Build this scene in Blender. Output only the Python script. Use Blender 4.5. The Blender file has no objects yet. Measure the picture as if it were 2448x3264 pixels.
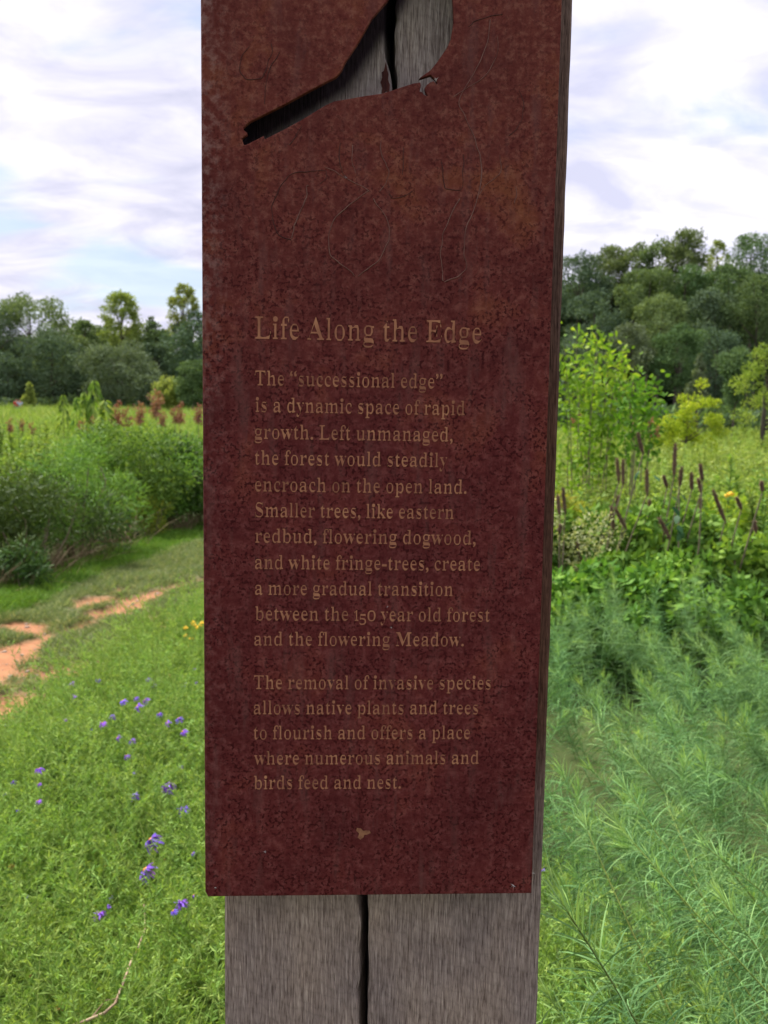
import bpy, math, random
import numpy as np
from mathutils import Vector, Matrix, Euler
rng = np.random.default_rng(7)
random.seed(7)
S = bpy.context.scene
COL = S.collection
# ------------------------------------------------------------------ camera
F = 2660.0
CAM = np.array([0.1033, -0.6068, 1.5])
YAW, PITCH, ROLL = 0.0464, -0.0954, 0.0156
ZB = 1.5 - 0.3523                      # height of the steel plate's lower edge
_f = np.array([math.sin(YAW)*math.cos(PITCH), math.cos(YAW)*math.cos(PITCH), math.sin(PITCH)])
_r0 = np.array([math.cos(YAW), -math.sin(YAW), 0.0]); _u0 = np.cross(_r0, _f)
_r = math.cos(ROLL)*_r0 + math.sin(ROLL)*_u0
_u = -math.sin(ROLL)*_r0 + math.cos(ROLL)*_u0
cd = bpy.data.cameras.new('camera'); cam = bpy.data.objects.new('camera', cd); COL.objects.link(cam)
cd.sensor_fit = 'VERTICAL'; cd.sensor_height = 36.0; cd.lens = F/3264*36
cd.clip_start = 0.02; cd.clip_end = 3000
cd.dof.use_dof = True; cd.dof.focus_distance = 0.62; cd.dof.aperture_fstop = 15.5
cam.matrix_world = Matrix(((_r[0], _u[0], -_f[0], CAM[0]), (_r[1], _u[1], -_f[1], CAM[1]), (_r[2], _u[2], -_f[2], CAM[2]), (0, 0, 0, 1)))
S.camera = cam

def ray(px, py):
    v = _f + _r*((px-1224)/F) - _u*((py-1632)/F)
    return v/v[1]
def P(px, py, D):                     # point seen at that photo pixel, D metres away (measured along y)
    return CAM + ray(px, py)*D
def PL(px, py, y=0.0):                # (x, height above the plate's lower edge) on a plane y = const
    q = P(px, py, y-CAM[1]); return (q[0], q[2]-ZB)

# ------------------------------------------------------------------ light
SUN_EL, SUN_AZ = math.radians(58), math.radians(-38)   # azimuth from +y towards +x
w = bpy.data.worlds.new("World"); S.world = w; w.use_nodes = True
nt = w.node_tree; nt.nodes.clear()
def N(nt, t, **k):
    n = nt.nodes.new(t)
    for a, b in k.items():
        if a.startswith('_'): n.inputs[a[1:].replace('_', ' ')].default_value = b
        else: setattr(n, a, b)
    return n
def ramp(nt, stops, interp='LINEAR'):
    n = nt.nodes.new('ShaderNodeValToRGB'); e = n.color_ramp.elements; n.color_ramp.interpolation = interp
    while len(e) > 1: e.remove(e[0])
    e[0].position = stops[0][0]; e[0].color = stops[0][1]
    for p, c in stops[1:]:
        q = e.new(p); q.color = c
    return n
def g4(v): return (v, v, v, 1)
out = N(nt, 'ShaderNodeOutputWorld'); bg = N(nt, 'ShaderNodeBackground'); bg.inputs[1].default_value = 0.0425
sky = N(nt, 'ShaderNodeTexSky', sky_type='NISHITA', sun_disc=False, sun_elevation=SUN_EL, sun_rotation=SUN_AZ, air_density=1.2, dust_density=1.5)
tc = N(nt, 'ShaderNodeTexCoord')
sep = N(nt, 'ShaderNodeSeparateXYZ'); nt.links.new(tc.outputs['Generated'], sep.inputs[0])
zz = N(nt, 'ShaderNodeMath', operation='ADD'); nt.links.new(sep.outputs[2], zz.inputs[0]); zz.inputs[1].default_value = 0.26
zm = N(nt, 'ShaderNodeMath', operation='MAXIMUM'); nt.links.new(zz.outputs[0], zm.inputs[0]); zm.inputs[1].default_value = 0.05
def mth(op, a, b=None, v=None):
    n = N(nt, 'ShaderNodeMath', operation=op); nt.links.new(a, n.inputs[0])
    if b is not None: nt.links.new(b, n.inputs[1])
    if v is not None: n.inputs[1].default_value = v
    return n.outputs[0]
cx = mth('DIVIDE', sep.outputs[0], zm.outputs[0]); cy = mth('DIVIDE', sep.outputs[1], zm.outputs[0])
cmb = N(nt, 'ShaderNodeCombineXYZ'); nt.links.new(cx, cmb.inputs[0]); nt.links.new(cy, cmb.inputs[1])
mp = N(nt, 'ShaderNodeMapping'); mp.inputs['Rotation'].default_value = (0, 0, math.radians(24)); mp.inputs['Scale'].default_value = (1.0, 1.7, 1)
mp.inputs['Location'].default_value = (3.1, 1.7, 0)
nt.links.new(cmb.outputs[0], mp.inputs[0])
n1 = N(nt, 'ShaderNodeTexNoise', _Scale=1.5, _Detail=9.0, _Roughness=0.52, _Distortion=0.35); nt.links.new(mp.outputs[0], n1.inputs['Vector'])
n2 = N(nt, 'ShaderNodeTexNoise', _Scale=3.6, _Detail=7.0, _Roughness=0.55, _Distortion=0.5); nt.links.new(mp.outputs[0], n2.inputs['Vector'])
mask = ramp(nt, [(0.36, g4(0.3)), (0.43, g4(0.85)), (0.48, g4(1))]); nt.links.new(n1.outputs[0], mask.inputs[0])
cc = ramp(nt, [(0.34, (8.7, 8.8, 11.2, 1)), (0.46, (10.5, 10.4, 12.6, 1)), (0.54, (12.0, 11.8, 13.4, 1)), (0.64, (13.6, 13.3, 14.4, 1))]); nt.links.new(n2.outputs[0], cc.inputs[0])
mx = N(nt, 'ShaderNodeMix', data_type='RGBA')
skm = N(nt, 'ShaderNodeMix', data_type='RGBA', blend_type='MULTIPLY'); skm.inputs[0].default_value = 1; skm.inputs[7].default_value = (1.7, 1.75, 1.9, 1)
nt.links.new(sky.outputs[0], skm.inputs[6])
nt.links.new(mask.outputs[0], mx.inputs[0]); nt.links.new(skm.outputs[2], mx.inputs[6]); nt.links.new(cc.outputs[0], mx.inputs[7])
br = N(nt, 'ShaderNodeMapRange'); br.inputs[1].default_value = -0.15; br.inputs[2].default_value = 0.35; br.inputs[3].default_value = 1.0; br.inputs[4].default_value = 1.13
nt.links.new(sep.outputs[0], br.inputs[0])
vm = N(nt, 'ShaderNodeVectorMath', operation='SCALE'); nt.links.new(mx.outputs[2], vm.inputs[0]); nt.links.new(br.outputs[0], vm.inputs['Scale'])
nt.links.new(vm.outputs[0], bg.inputs[0]); nt.links.new(bg.outputs[0], out.inputs[0])
sl = bpy.data.lights.new('sun', 'SUN'); sl.energy = 5.0; sl.angle = math.radians(14); sl.color = (1, 0.955, 0.88)
so = bpy.data.objects.new('sun', sl); COL.objects.link(so)
sd = Vector((math.sin(SUN_AZ)*math.cos(SUN_EL), math.cos(SUN_AZ)*math.cos(SUN_EL), math.sin(SUN_EL)))
so.rotation_euler = sd.to_track_quat('Z', 'Y').to_euler()
S.view_settings.view_transform = 'Standard'; S.view_settings.look = 'None'; S.view_settings.gamma = 1
S.view_settings.use_curve_mapping = False
S.view_settings.exposure = 0.9
S.cycles.max_bounces = 6; S.cycles.transparent_max_bounces = 4; S.cycles.diffuse_bounces = 3
try: S.cycles.use_denoising = True
except Exception: pass

# ------------------------------------------------------------------ materials
def new_mat(name):
    m = bpy.data.materials.new(name); m.use_nodes = True; m.node_tree.nodes.clear(); return m, m.node_tree
def leaf_mat(name, a, b, trans=0.35, rough=0.6, spec=0.09, var=0.25, noise=0.0, c=None):
    """a..b mixed by the mesh's own 'tint' attribute; small changes from plant to plant"""
    m, t = new_mat(name)
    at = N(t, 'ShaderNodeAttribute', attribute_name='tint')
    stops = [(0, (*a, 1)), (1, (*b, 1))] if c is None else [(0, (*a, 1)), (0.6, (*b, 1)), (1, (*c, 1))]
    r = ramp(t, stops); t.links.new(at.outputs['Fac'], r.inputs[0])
    oi = N(t, 'ShaderNodeObjectInfo')
    hs = N(t, 'ShaderNodeHueSaturation')
    mr = N(t, 'ShaderNodeMapRange'); mr.inputs[3].default_value = 1-var; mr.inputs[4].default_value = 1+var
    t.links.new(oi.outputs['Random'], mr.inputs[0]); t.links.new(mr.outputs[0], hs.inputs['Value'])
    mh = N(t, 'ShaderNodeMapRange'); mh.inputs[3].default_value = 0.485; mh.inputs[4].default_value = 0.513
    fr = N(t, 'ShaderNodeMath', operation='FRACT'); mu = N(t, 'ShaderNodeMath', operation='MULTIPLY'); mu.inputs[1].default_value = 7.31
    t.links.new(oi.outputs['Random'], mu.inputs[0]); t.links.new(mu.outputs[0], fr.inputs[0]); t.links.new(fr.outputs[0], mh.inputs[0]); t.links.new(mh.outputs[0], hs.inputs['Hue'])
    t.links.new(r.outputs[0], hs.inputs['Color'])
    p = N(t, 'ShaderNodeBsdfPrincipled', _Roughness=rough); p.inputs['Specular IOR Level'].default_value = spec
    t.links.new(hs.outputs[0], p.inputs['Base Color'])
    tr = N(t, 'ShaderNodeBsdfTranslucent'); tm = N(t, 'ShaderNodeMix', data_type='RGBA', blend_type='MULTIPLY'); tm.inputs[0].default_value = 1; tm.inputs[7].default_value = (1.25, 1.2, 0.55, 1)
    t.links.new(hs.outputs[0], tm.inputs[6]); t.links.new(tm.outputs[2], tr.inputs[0])
    ms = N(t, 'ShaderNodeMixShader'); ms.inputs[0].default_value = trans
    t.links.new(p.outputs[0], ms.inputs[1]); t.links.new(tr.outputs[0], ms.inputs[2])
    o = N(t, 'ShaderNodeOutputMaterial'); t.links.new(ms.outputs[0], o.inputs[0])
    return m
def plain(name, a, b, scale=20, rough=0.8, stretch=(1, 1, 1), bump=0.0, spec=0.2):
    m, t = new_mat(name)
    c = N(t, 'ShaderNodeTexCoord'); mp = N(t, 'ShaderNodeMapping'); mp.inputs['Scale'].default_value = stretch
    t.links.new(c.outputs['Object'], mp.inputs[0])
    n = N(t, 'ShaderNodeTexNoise', _Scale=scale, _Detail=6.0); t.links.new(mp.outputs[0], n.inputs['Vector'])
    r = ramp(t, [(0.3, (*a, 1)), (0.7, (*b, 1))]); t.links.new(n.outputs[0], r.inputs[0])
    p = N(t, 'ShaderNodeBsdfPrincipled', _Roughness=rough); p.inputs['Specular IOR Level'].default_value = spec
    t.links.new(r.outputs[0], p.inputs['Base Color'])
    if bump:
        bm = N(t, 'ShaderNodeBump'); bm.inputs['Strength'].default_value = bump; bm.inputs['Distance'].default_value = 0.01
        t.links.new(n.outputs[0], bm.inputs['Height']); t.links.new(bm.outputs[0], p.inputs['Normal'])
    o = N(t, 'ShaderNodeOutputMaterial'); t.links.new(p.outputs[0], o.inputs[0])
    return m

# ------------------------------------------------------------------ helpers
def link(o, parent=None):
    COL.objects.link(o)
    if parent is not None: o.parent = parent
    return o
def tag(o, label=None, cat=None, group=None, kind=None):
    if label: o['label'] = label
    if cat: o['category'] = cat
    if group: o['group'] = group
    if kind: o['kind'] = kind
    return o
def empty(name, loc, label, cat, group=None, rz=0.0, sc=1.0):
    o = bpy.data.objects.new(name, None); o.empty_display_size = 0.1; COL.objects.link(o)
    o.location = loc; o.rotation_euler = (0, 0, rz); o.scale = (sc,)*3 if not hasattr(sc, '__len__') else sc
    return tag(o, label, cat, group)
def mesh(name, V, Fc, mat=None, smooth=False, tint=None):
    me = bpy.data.meshes.new(name)
    V = np.asarray(V, dtype=np.float32)
    if isinstance(Fc, np.ndarray):
        k = Fc.shape[1]; nf = len(Fc)
        me.vertices.add(len(V)); me.vertices.foreach_set('co', V.ravel())
        me.loops.add(nf*k); me.loops.foreach_set('vertex_index', Fc.astype(np.int32).ravel())
        me.polygons.add(nf); me.polygons.foreach_set('loop_start', np.arange(0, nf*k, k, dtype=np.int32))
        try: me.polygons.foreach_set('loop_total', np.full(nf, k, dtype=np.int32))
        except Exception: pass
        me.update(calc_edges=True)
    else:
        me.from_pydata(V.tolist(), [], Fc); me.update()
    if smooth: me.polygons.foreach_set('use_smooth', np.ones(len(me.polygons), dtype=bool))
    if tint is not None:
        a = me.attributes.new('tint', 'FLOAT', 'POINT'); a.data.foreach_set('value', np.asarray(tint, dtype=np.float32))
    if mat: me.materials.append(mat)
    return me
def ob(name, me, parent=None, mat=None):
    o = bpy.data.objects.new(name, me); link(o, parent)
    if mat:
        if not me.materials: me.materials.append(mat)
        o.material_slots[0].link = 'OBJECT'; o.material_slots[0].material = mat
    return o
class MB:
    def __init__(s): s.v = []; s.f = []; s.t = []; s.n = 0
    def add(s, V, Fq, tint):
        V = np.asarray(V).reshape(-1, 3); s.v.append(V); s.f.append(np.asarray(Fq)+s.n); s.n += len(V)
        s.t.append(np.broadcast_to(np.asarray(tint, dtype=float), (len(V),)))
    def mesh(s, name, mat=None, smooth=False):
        return mesh(name, np.concatenate(s.v), np.concatenate(s.f), mat, smooth, np.concatenate(s.t))
def nrm(a): return a/np.maximum(np.linalg.norm(a, axis=-1, keepdims=True), 1e-9)
def ribbons(mb, B, D, L, Wd, bend, k=2, tint=0.5, prof=None, side=None):
    """N blades: base B, direction D, length L, width Wd, bend = vector added quadratically"""
    n = len(B); L = np.broadcast_to(L, (n,)); Wd = np.broadcast_to(Wd, (n,)); D = nrm(D)
    if side is None:
        side = nrm(np.cross(D, rng.normal(size=(n, 3))))
    t = np.linspace(0, 1, k+1)
    if prof is None: prof = np.array([0.35]+[1.0]*(k-1)+[0.08]) if k > 1 else np.array([1, .1])
    C = B[:, None]+D[:, None]*(L[:, None]*t)[..., None]+bend[:, None]*((t**2)[None, :, None]*L[:, None, None])
    h = side[:, None]*(0.5*Wd[:, None]*prof[None])[..., None]
    V = np.stack([C-h, C+h], 2)              # n,k+1,2,3
    base = (np.arange(n)*(k+1)*2)[:, None]; j = np.arange(k)[None]*2
    a = base+j; Fq = np.stack([a, a+1, a+3, a+2], -1).reshape(-1, 4)
    tt = np.broadcast_to(np.asarray(tint, dtype=float), (n,)) if np.ndim(tint) < 2 else tint
    tt = np.repeat(tt, (k+1)*2)
    mb.add(V.reshape(-1, 3), Fq, tt)
def tube(mb, pts, rad, sides=5, tint=0.5):
    pts = np.asarray(pts, float); m = len(pts); rad = np.broadcast_to(rad, (m,))
    T = nrm(np.gradient(pts, axis=0)); ref = np.array([0.31, 0.2, 0.93]) if abs(T[0] @ np.array([0.31, .2, .93])) < .9 else np.array([1., 0, 0])
    U = nrm(np.cross(T, ref)); Wv = np.cross(T, U)
    a = np.arange(sides)*2*math.pi/sides
    V = pts[:, None]+(U[:, None]*np.cos(a)[None, :, None]+Wv[:, None]*np.sin(a)[None, :, None])*rad[:, None, None]
    i = np.arange(m-1)[:, None]*sides; j = np.arange(sides)[None]; j2 = (j+1) % sides
    Fq = np.stack([i+j, i+j2, i+sides+j2, i+sides+j], -1).reshape(-1, 4)
    mb.add(V.reshape(-1, 3), Fq, tint)
def rdir(n, up=0.0):
    v = rng.normal(size=(n, 3)); v[:, 2] += up; return nrm(v)

HID = bpy.data.collections.new('sources')
_sc = [0]
def scatter(name, protos, pts, rot, scl, label, cat, idx=None):
    """one 'stuff' object: copies of the proto meshes on points, by geometry nodes"""
    _sc[0] += 1
    c = bpy.data.collections.new('set_%d' % _sc[0])
    for i, pm in enumerate(protos):
        o = bpy.data.objects.new('source_%02d' % i, pm); c.objects.link(o)
    n = len(pts)
    me = bpy.data.meshes.new(name); me.vertices.add(n); me.vertices.foreach_set('co', np.asarray(pts, np.float32).ravel())
    a = me.attributes.new('rot', 'FLOAT_VECTOR', 'POINT'); a.data.foreach_set('vector', np.asarray(rot, np.float32).ravel())
    a = me.attributes.new('scl', 'FLOAT', 'POINT'); a.data.foreach_set('value', np.asarray(scl, np.float32))
    if idx is None: idx = rng.integers(0, len(protos), n)
    a = me.attributes.new('pick', 'INT', 'POINT'); a.data.foreach_set('value', np.asarray(idx, np.int32))
    o = bpy.data.objects.new(name, me); COL.objects.link(o)
    g = bpy.data.node_groups.new(name+'_nodes', 'GeometryNodeTree')
    g.interface.new_socket('Geometry', in_out='INPUT', socket_type='NodeSocketGeometry')
    g.interface.new_socket('Geometry', in_out='OUTPUT', socket_type='NodeSocketGeometry')
    gi = g.nodes.new('NodeGroupInput'); go = g.nodes.new('NodeGroupOutput')
    ci = g.nodes.new('GeometryNodeCollectionInfo'); ci.inputs['Collection'].default_value = c
    ci.inputs['Separate Children'].default_value = True; ci.inputs['Reset Children'].default_value = True
    ip = g.nodes.new('GeometryNodeInstanceOnPoints'); ip.inputs['Pick Instance'].default_value = True
    def na(nm, ty):
        q = g.nodes.new('GeometryNodeInputNamedAttribute'); q.data_type = ty; q.inputs[0].default_value = nm; return q.outputs[0]
    er = g.nodes.new('FunctionNodeEulerToRotation')
    L = g.links.new
    L(gi.outputs[0], ip.inputs['Points']); L(ci.outputs[0], ip.inputs['Instance']); L(na('pick', 'INT'), ip.inputs['Instance Index'])
    L(na('rot', 'FLOAT_VECTOR'), er.inputs[0]); L(er.outputs[0], ip.inputs['Rotation']); L(na('scl', 'FLOAT'), ip.inputs['Scale'])
    L(ip.outputs[0], go.inputs[0])
    md = o.modifiers.new('scatter', 'NODES'); md.node_group = g
    return tag(o, label, cat, kind='stuff')
def vnoise(x, y, s, seed=0):
    """smooth value noise 0..1"""
    x = np.asarray(x, float)/s; y = np.asarray(y, float)/s
    xi = np.floor(x).astype(int); yi = np.floor(y).astype(int); fx = x-xi; fy = y-yi
    fx = fx*fx*(3-2*fx); fy = fy*fy*(3-2*fy)
    def h(a, b):
        q = np.sin(a*127.1+b*311.7+seed*74.7)*43758.5453; return q-np.floor(q)
    return (h(xi, yi)*(1-fx)+h(xi+1, yi)*fx)*(1-fy)+(h(xi, yi+1)*(1-fx)+h(xi+1, yi+1)*fx)*fy

# ------------------------------------------------------------------ terrain
def G(x, y):
    x = np.asarray(x, float); y = np.asarray(y, float)
    t = np.maximum(0, y-16); a = 0.040*t*t/(t+8)
    a = a + 0.07*np.maximum(0, y-62)*(1/(1+np.exp(-(x-0.08*y)/6)))     # wooded hill rises on the east side
    a = np.where(y > 125, a+0.01*(y-125), a)
    return a + 0.06*(vnoise(x, y, 6, 3)-.5)*np.clip((y-2)/8, 0, 1)
def ground_hit(px, py, h=0.0):
    r = ray(px, py); d = 1.0
    for _ in range(4000):
        q = CAM+r*d
        if q[2] <= float(G(q[0], q[1]))+h: return q
        d *= 1.004
    return CAM+r*d
xs = np.unique(np.concatenate([np.linspace(-900, -60, 30), np.linspace(-60, 60, 121), np.linspace(60, 900, 30)]))
ys = np.unique(np.concatenate([np.linspace(-400, -6, 14), np.linspace(-6, 30, 73), np.linspace(30, 140, 60), np.linspace(140, 1500, 30)]))
X, Y = np.meshgrid(xs, ys); Z = G(X, Y)
V = np.stack([X, Y, Z], -1).reshape(-1, 3); nx = len(xs); ii = (np.arange(len(ys)-1)[:, None]*nx+np.arange(nx-1)[None])
Fq = np.stack([ii, ii+1, ii+nx+1, ii+nx], -1).reshape(-1, 4)
gm = plain('meadow_earth', (0.030, 0.045, 0.012), (0.075, 0.095, 0.028), scale=0.9, rough=0.95)
tag(ob('ground', mesh('ground', V, Fq, gm, True)), kind='structure')

# path: worn clay track with grass
def zoomp(pts): return [ground_hit(.398*a, 1600+.398*b) for a, b in pts]
tracks = [
    (zoomp([(-700, 1750), (-200, 1450), (0, 1330), (200, 1200), (400, 1105), (600, 1042), (780, 985)]), [.34, .34, .30, .22, .14, .12, .10]),
    (zoomp([(860, 925), (1000, 872), (1150, 800), (1300, 742), (1500, 682), (1800, 610), (2600, 470)]), [.20, .20, .20, .16, .12, .10, .1]),
    (zoomp([(-200, 1760), (0, 1700), (110, 1650)]), [.34, .30, .22]),
    (zoomp([(520, 1430), (720, 1390), (830, 1340)]), [.20, .24, .14]),
    (zoomp([(1220, 1125), (1330, 1100)]), [.26, .26]),
    (zoomp([(1330, 985), (1480, 935)]), [.20, .17]),
    (zoomp([(730, 850), (810, 812)]), [.20, .17]),
    (zoomp([(930, 745), (1010, 728)]), [.20, .17]),
    (zoomp([(150, 1030), (270, 1062)]), [.20, .17]),
]
def dirt(x, y):
    best = np.full(np.shape(x), 9.0)
    for pts, wd in tracks:
        for k in range(len(pts)-1):
            a = pts[k][:2]; b = pts[k+1][:2]; ab = b-a
            t = np.clip(((x-a[0])*ab[0]+(y-a[1])*ab[1])/(ab@ab), 0, 1)
            d = np.hypot(x-a[0]-t*ab[0], y-a[1]-t*ab[1])/(wd[k]*(1-t)+wd[k+1]*t)/.74
            best = np.minimum(best, d)
    n = vnoise(x, y, .22, 5)*.7+vnoise(x, y, .09, 6)*.5
    return np.clip(1.95-best*(.6+.8*n)-.42*n, 0, 1)
# path borders measured on the ground
EL = np.array([ground_hit(*p)[:2] for p in [(-260, 2010), (0, 1905), (140, 1868), (300, 1815), (450, 1755), (640, 1702)]])     # hedge foot
ER = np.array([ground_hit(*p, h=.12)[:2] for p in [(-220, 2520), (0, 2330), (150, 2215), (330, 2120), (520, 2030), (650, 1965)]])  # flower bank edge
def ext(Pn):
    d0 = Pn[0]-Pn[1]; d1 = Pn[-1]-Pn[-2]; d1 = d1/np.linalg.norm(d1); d0 = d0/np.linalg.norm(d0)
    return np.concatenate([[Pn[0]+d0*6], Pn, [Pn[-1]+d1*30]])
ELx = ext(EL); ERx = ext(ER)
ELx[-1] = EL[-1]+np.array([4.5, 30]); ERx[-1] = EL[-1]+np.array([4.5+1.9, 30]); ERx[-2] = ERx[-2]
def xL(y): return np.interp(y, ELx[:, 1], ELx[:, 0])
def xR(y): return np.interp(y, ERx[:, 1], ERx[:, 0])
py0, py1 = max(ELx[0, 1], ERx[0, 1]), 26
gy = np.linspace(2.0, 26, 340); gu = np.linspace(-.25, 1.1, 70)
GX = xL(gy)[:, None]*(1-gu)[None]+xR(gy)[:, None]*gu[None]; GY = np.repeat(gy[:, None], len(gu), 1)
D_ = dirt(GX, GY)
def path_lift(x, y, d): return 0.004+0.035*(1-d)*vnoise(x, y, .3, 8)+.03*vnoise(x, y, .9, 2)*np.clip(1-d, 0, 1)
GZ = G(GX, GY)+path_lift(GX, GY, D_)
ii = (np.arange(len(gy)-1)[:, None]*len(gu)+np.arange(len(gu)-1)[None])
Fq = np.stack([ii, ii+1, ii+len(gu)+1, ii+len(gu)], -1).reshape(-1, 4)
pm, t = new_mat('clay_path')
at = N(t, 'ShaderNodeAttribute', attribute_name='tint'); c = N(t, 'ShaderNodeTexCoord')
n1_ = N(t, 'ShaderNodeTexNoise', _Scale=9.0, _Detail=8.0); t.links.new(c.outputs['Object'], n1_.inputs['Vector'])
r1 = ramp(t, [(.3, (.24, .092, .036, 1)), (.7, (.34, .150, .062, 1))]); t.links.new(n1_.outputs[0], r1.inputs[0])
n2_ = N(t, 'ShaderNodeTexNoise', _Scale=40.0, _Detail=6.0); t.links.new(c.outputs['Object'], n2_.inputs['Vector'])
r2 = ramp(t, [(.3, (.050, .070, .022, 1)), (.58, (.10, .105, .04, 1)), (.70, (.21, .125, .06, 1))]); t.links.new(n2_.outputs[0], r2.inputs[0])
m_ = N(t, 'ShaderNodeMix', data_type='RGBA'); t.links.new(at.outputs['Fac'], m_.inputs[0]); t.links.new(r2.outputs[0], m_.inputs[6]); t.links.new(r1.outputs[0], m_.inputs[7])
p = N(t, 'ShaderNodeBsdfPrincipled', _Roughness=.95); t.links.new(m_.outputs[2], p.inputs['Base Color'])
bm_ = N(t, 'ShaderNodeBump'); bm_.inputs['Strength'].default_value = .6; bm_.inputs['Distance'].default_value = .02
t.links.new(n2_.outputs[0], bm_.inputs['Height']); t.links.new(bm_.outputs[0], p.inputs['Normal'])
o_ = N(t, 'ShaderNodeOutputMaterial'); t.links.new(p.outputs[0], o_.inputs[0])
tag(ob('path', mesh('path', np.stack([GX, GY, GZ], -1).reshape(-1, 3), Fq, pm, True, D_.ravel())), kind='structure')

# ------------------------------------------------------------------ the sign
sign = empty('sign_post', (0, 0, 0), 'grey timber post clad with a rusty steel plate bearing raised text and a bird-shaped cutout', 'sign')
WD = 0.034                                                    # wood face behind the plate's face
WL, WR = PL(716, 2950, WD)[0], PL(1726, 2848, WD)[0]
# timber: closed cross-section rings with a deep drying crack
wm, t = new_mat('weathered_timber')
c = N(t, 'ShaderNodeTexCoord')
def mapn(t, c, sc, rot=(0, 0, 0)):
    q = N(t, 'ShaderNodeMapping'); q.inputs['Scale'].default_value = sc; q.inputs['Rotation'].default_value = rot; t.links.new(c.outputs['Object'], q.inputs[0]); return q.outputs[0]
ng = N(t, 'ShaderNodeTexNoise', _Scale=1.0, _Detail=8.0, _Roughness=.65, _Distortion=.3); t.links.new(mapn(t, c, (640, 640, 34)), ng.inputs['Vector'])
nf = N(t, 'ShaderNodeTexNoise', _Scale=1.0, _Detail=4.0, _Roughness=.6); t.links.new(mapn(t, c, (1000, 1000, 75)), nf.inputs['Vector'])
nb = N(t, 'ShaderNodeTexNoise', _Scale=1.0, _Detail=5.0); t.links.new(mapn(t, c, (16, 16, 7)), nb.inputs['Vector'])
ns = N(t, 'ShaderNodeTexWave', wave_type='BANDS', bands_direction='Z', _Scale=34.0, _Distortion=7.0, _Detail=4.0); ns.inputs['Detail Scale'].default_value = 2.2
t.links.new(mapn(t, c, (1, 1, 1), (0, math.radians(-24), 0)), ns.inputs['Vector'])
rg = ramp(t, [(.30, (.12, .088, .076, 1)), (.42, (.255, .200, .175, 1)), (.56, (.34, .276, .243, 1)), (.70, (.50, .42, .37, 1))]); t.links.new(ng.outputs[0], rg.inputs[0])
rb = ramp(t, [(.3, (.70, .68, .74, 1)), (.7, (1.2, 1.13, 1.05, 1))]); t.links.new(nb.outputs[0], rb.inputs[0])
rs = ramp(t, [(.0, g4(.90)), (.25, g4(1.0)), (1, g4(1.02))]); t.links.new(ns.outputs[0], rs.inputs[0])
def mul(t, a, b, f=1.0, mode='MULTIPLY'):
    q = N(t, 'ShaderNodeMix', data_type='RGBA', blend_type=mode)
    if isinstance(f, float): q.inputs[0].default_value = f
    else: t.links.new(f, q.inputs[0])
    t.links.new(a, q.inputs[6]); t.links.new(b, q.inputs[7]); return q.outputs[2]
rf = ramp(t, [(.36, (.50, .46, .45, 1)), (.47, (.98, .97, .98, 1)), (.60, (1.10, 1.10, 1.10, 1)), (.68, (1.55, 1.5, 1.45, 1))]); t.links.new(nf.outputs[0], rf.inputs[0])
cw = mul(t, mul(t, mul(t, rg.outputs[0], rf.outputs[0]), rb.outputs[0]), rs.outputs[0])
# rust-stained, damp strip beside the plate on the post's east margin, above the plate's lower edge
sx = N(t, 'ShaderNodeSeparateXYZ'); t.links.new(c.outputs['Object'], sx.inputs[0])
mz = N(t, 'ShaderNodeMapRange'); mz.inputs[1].default_value = ZB-.03; mz.inputs[2].default_value = ZB+.12; t.links.new(sx.outputs[2], mz.inputs[0])
mz2 = N(t, 'ShaderNodeMapRange'); mz2.inputs[1].default_value = ZB+1.3; mz2.inputs[2].default_value = ZB+.35; t.links.new(sx.outputs[2], mz2.inputs[0])
mxx = N(t, 'ShaderNodeMapRange'); mxx.inputs[1].default_value = .236; mxx.inputs[2].default_value = .246; t.links.new(sx.outputs[0], mxx.inputs[0])
def mm(t, a, b):
    q = N(t, 'ShaderNodeMath', operation='MULTIPLY'); t.links.new(a, q.inputs[0]); t.links.new(b, q.inputs[1]); return q.outputs[0]
fz = mm(t, mm(t, mz.outputs[0], mz2.outputs[0]), mxx.outputs[0])
st = N(t, 'ShaderNodeRGB'); st.outputs[0].default_value = (.33, .21, .17, 1)
cw = mul(t, cw, st.outputs[0], fz)
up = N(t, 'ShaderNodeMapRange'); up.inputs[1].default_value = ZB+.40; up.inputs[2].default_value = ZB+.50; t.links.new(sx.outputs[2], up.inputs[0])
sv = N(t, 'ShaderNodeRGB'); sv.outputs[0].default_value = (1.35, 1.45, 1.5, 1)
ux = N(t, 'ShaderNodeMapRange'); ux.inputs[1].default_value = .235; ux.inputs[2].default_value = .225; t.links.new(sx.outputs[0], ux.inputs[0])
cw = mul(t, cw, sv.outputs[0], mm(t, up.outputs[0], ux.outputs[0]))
# shade below the cutout's upper steel edge, painted blue-black into the timber colour
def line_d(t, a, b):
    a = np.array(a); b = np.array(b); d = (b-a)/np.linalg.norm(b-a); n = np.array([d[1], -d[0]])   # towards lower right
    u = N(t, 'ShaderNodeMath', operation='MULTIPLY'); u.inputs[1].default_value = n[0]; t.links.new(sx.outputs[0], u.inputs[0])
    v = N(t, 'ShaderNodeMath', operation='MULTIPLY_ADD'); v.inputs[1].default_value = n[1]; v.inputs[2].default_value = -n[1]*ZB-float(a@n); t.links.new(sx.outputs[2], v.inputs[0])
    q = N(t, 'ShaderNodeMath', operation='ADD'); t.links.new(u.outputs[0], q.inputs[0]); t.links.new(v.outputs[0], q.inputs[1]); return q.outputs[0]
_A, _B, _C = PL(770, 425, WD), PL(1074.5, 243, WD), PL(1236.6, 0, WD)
dm = N(t, 'ShaderNodeMath', operation='MAXIMUM'); t.links.new(line_d(t, _A, _B), dm.inputs[0]); t.links.new(line_d(t, _B, _C), dm.inputs[1])
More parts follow.
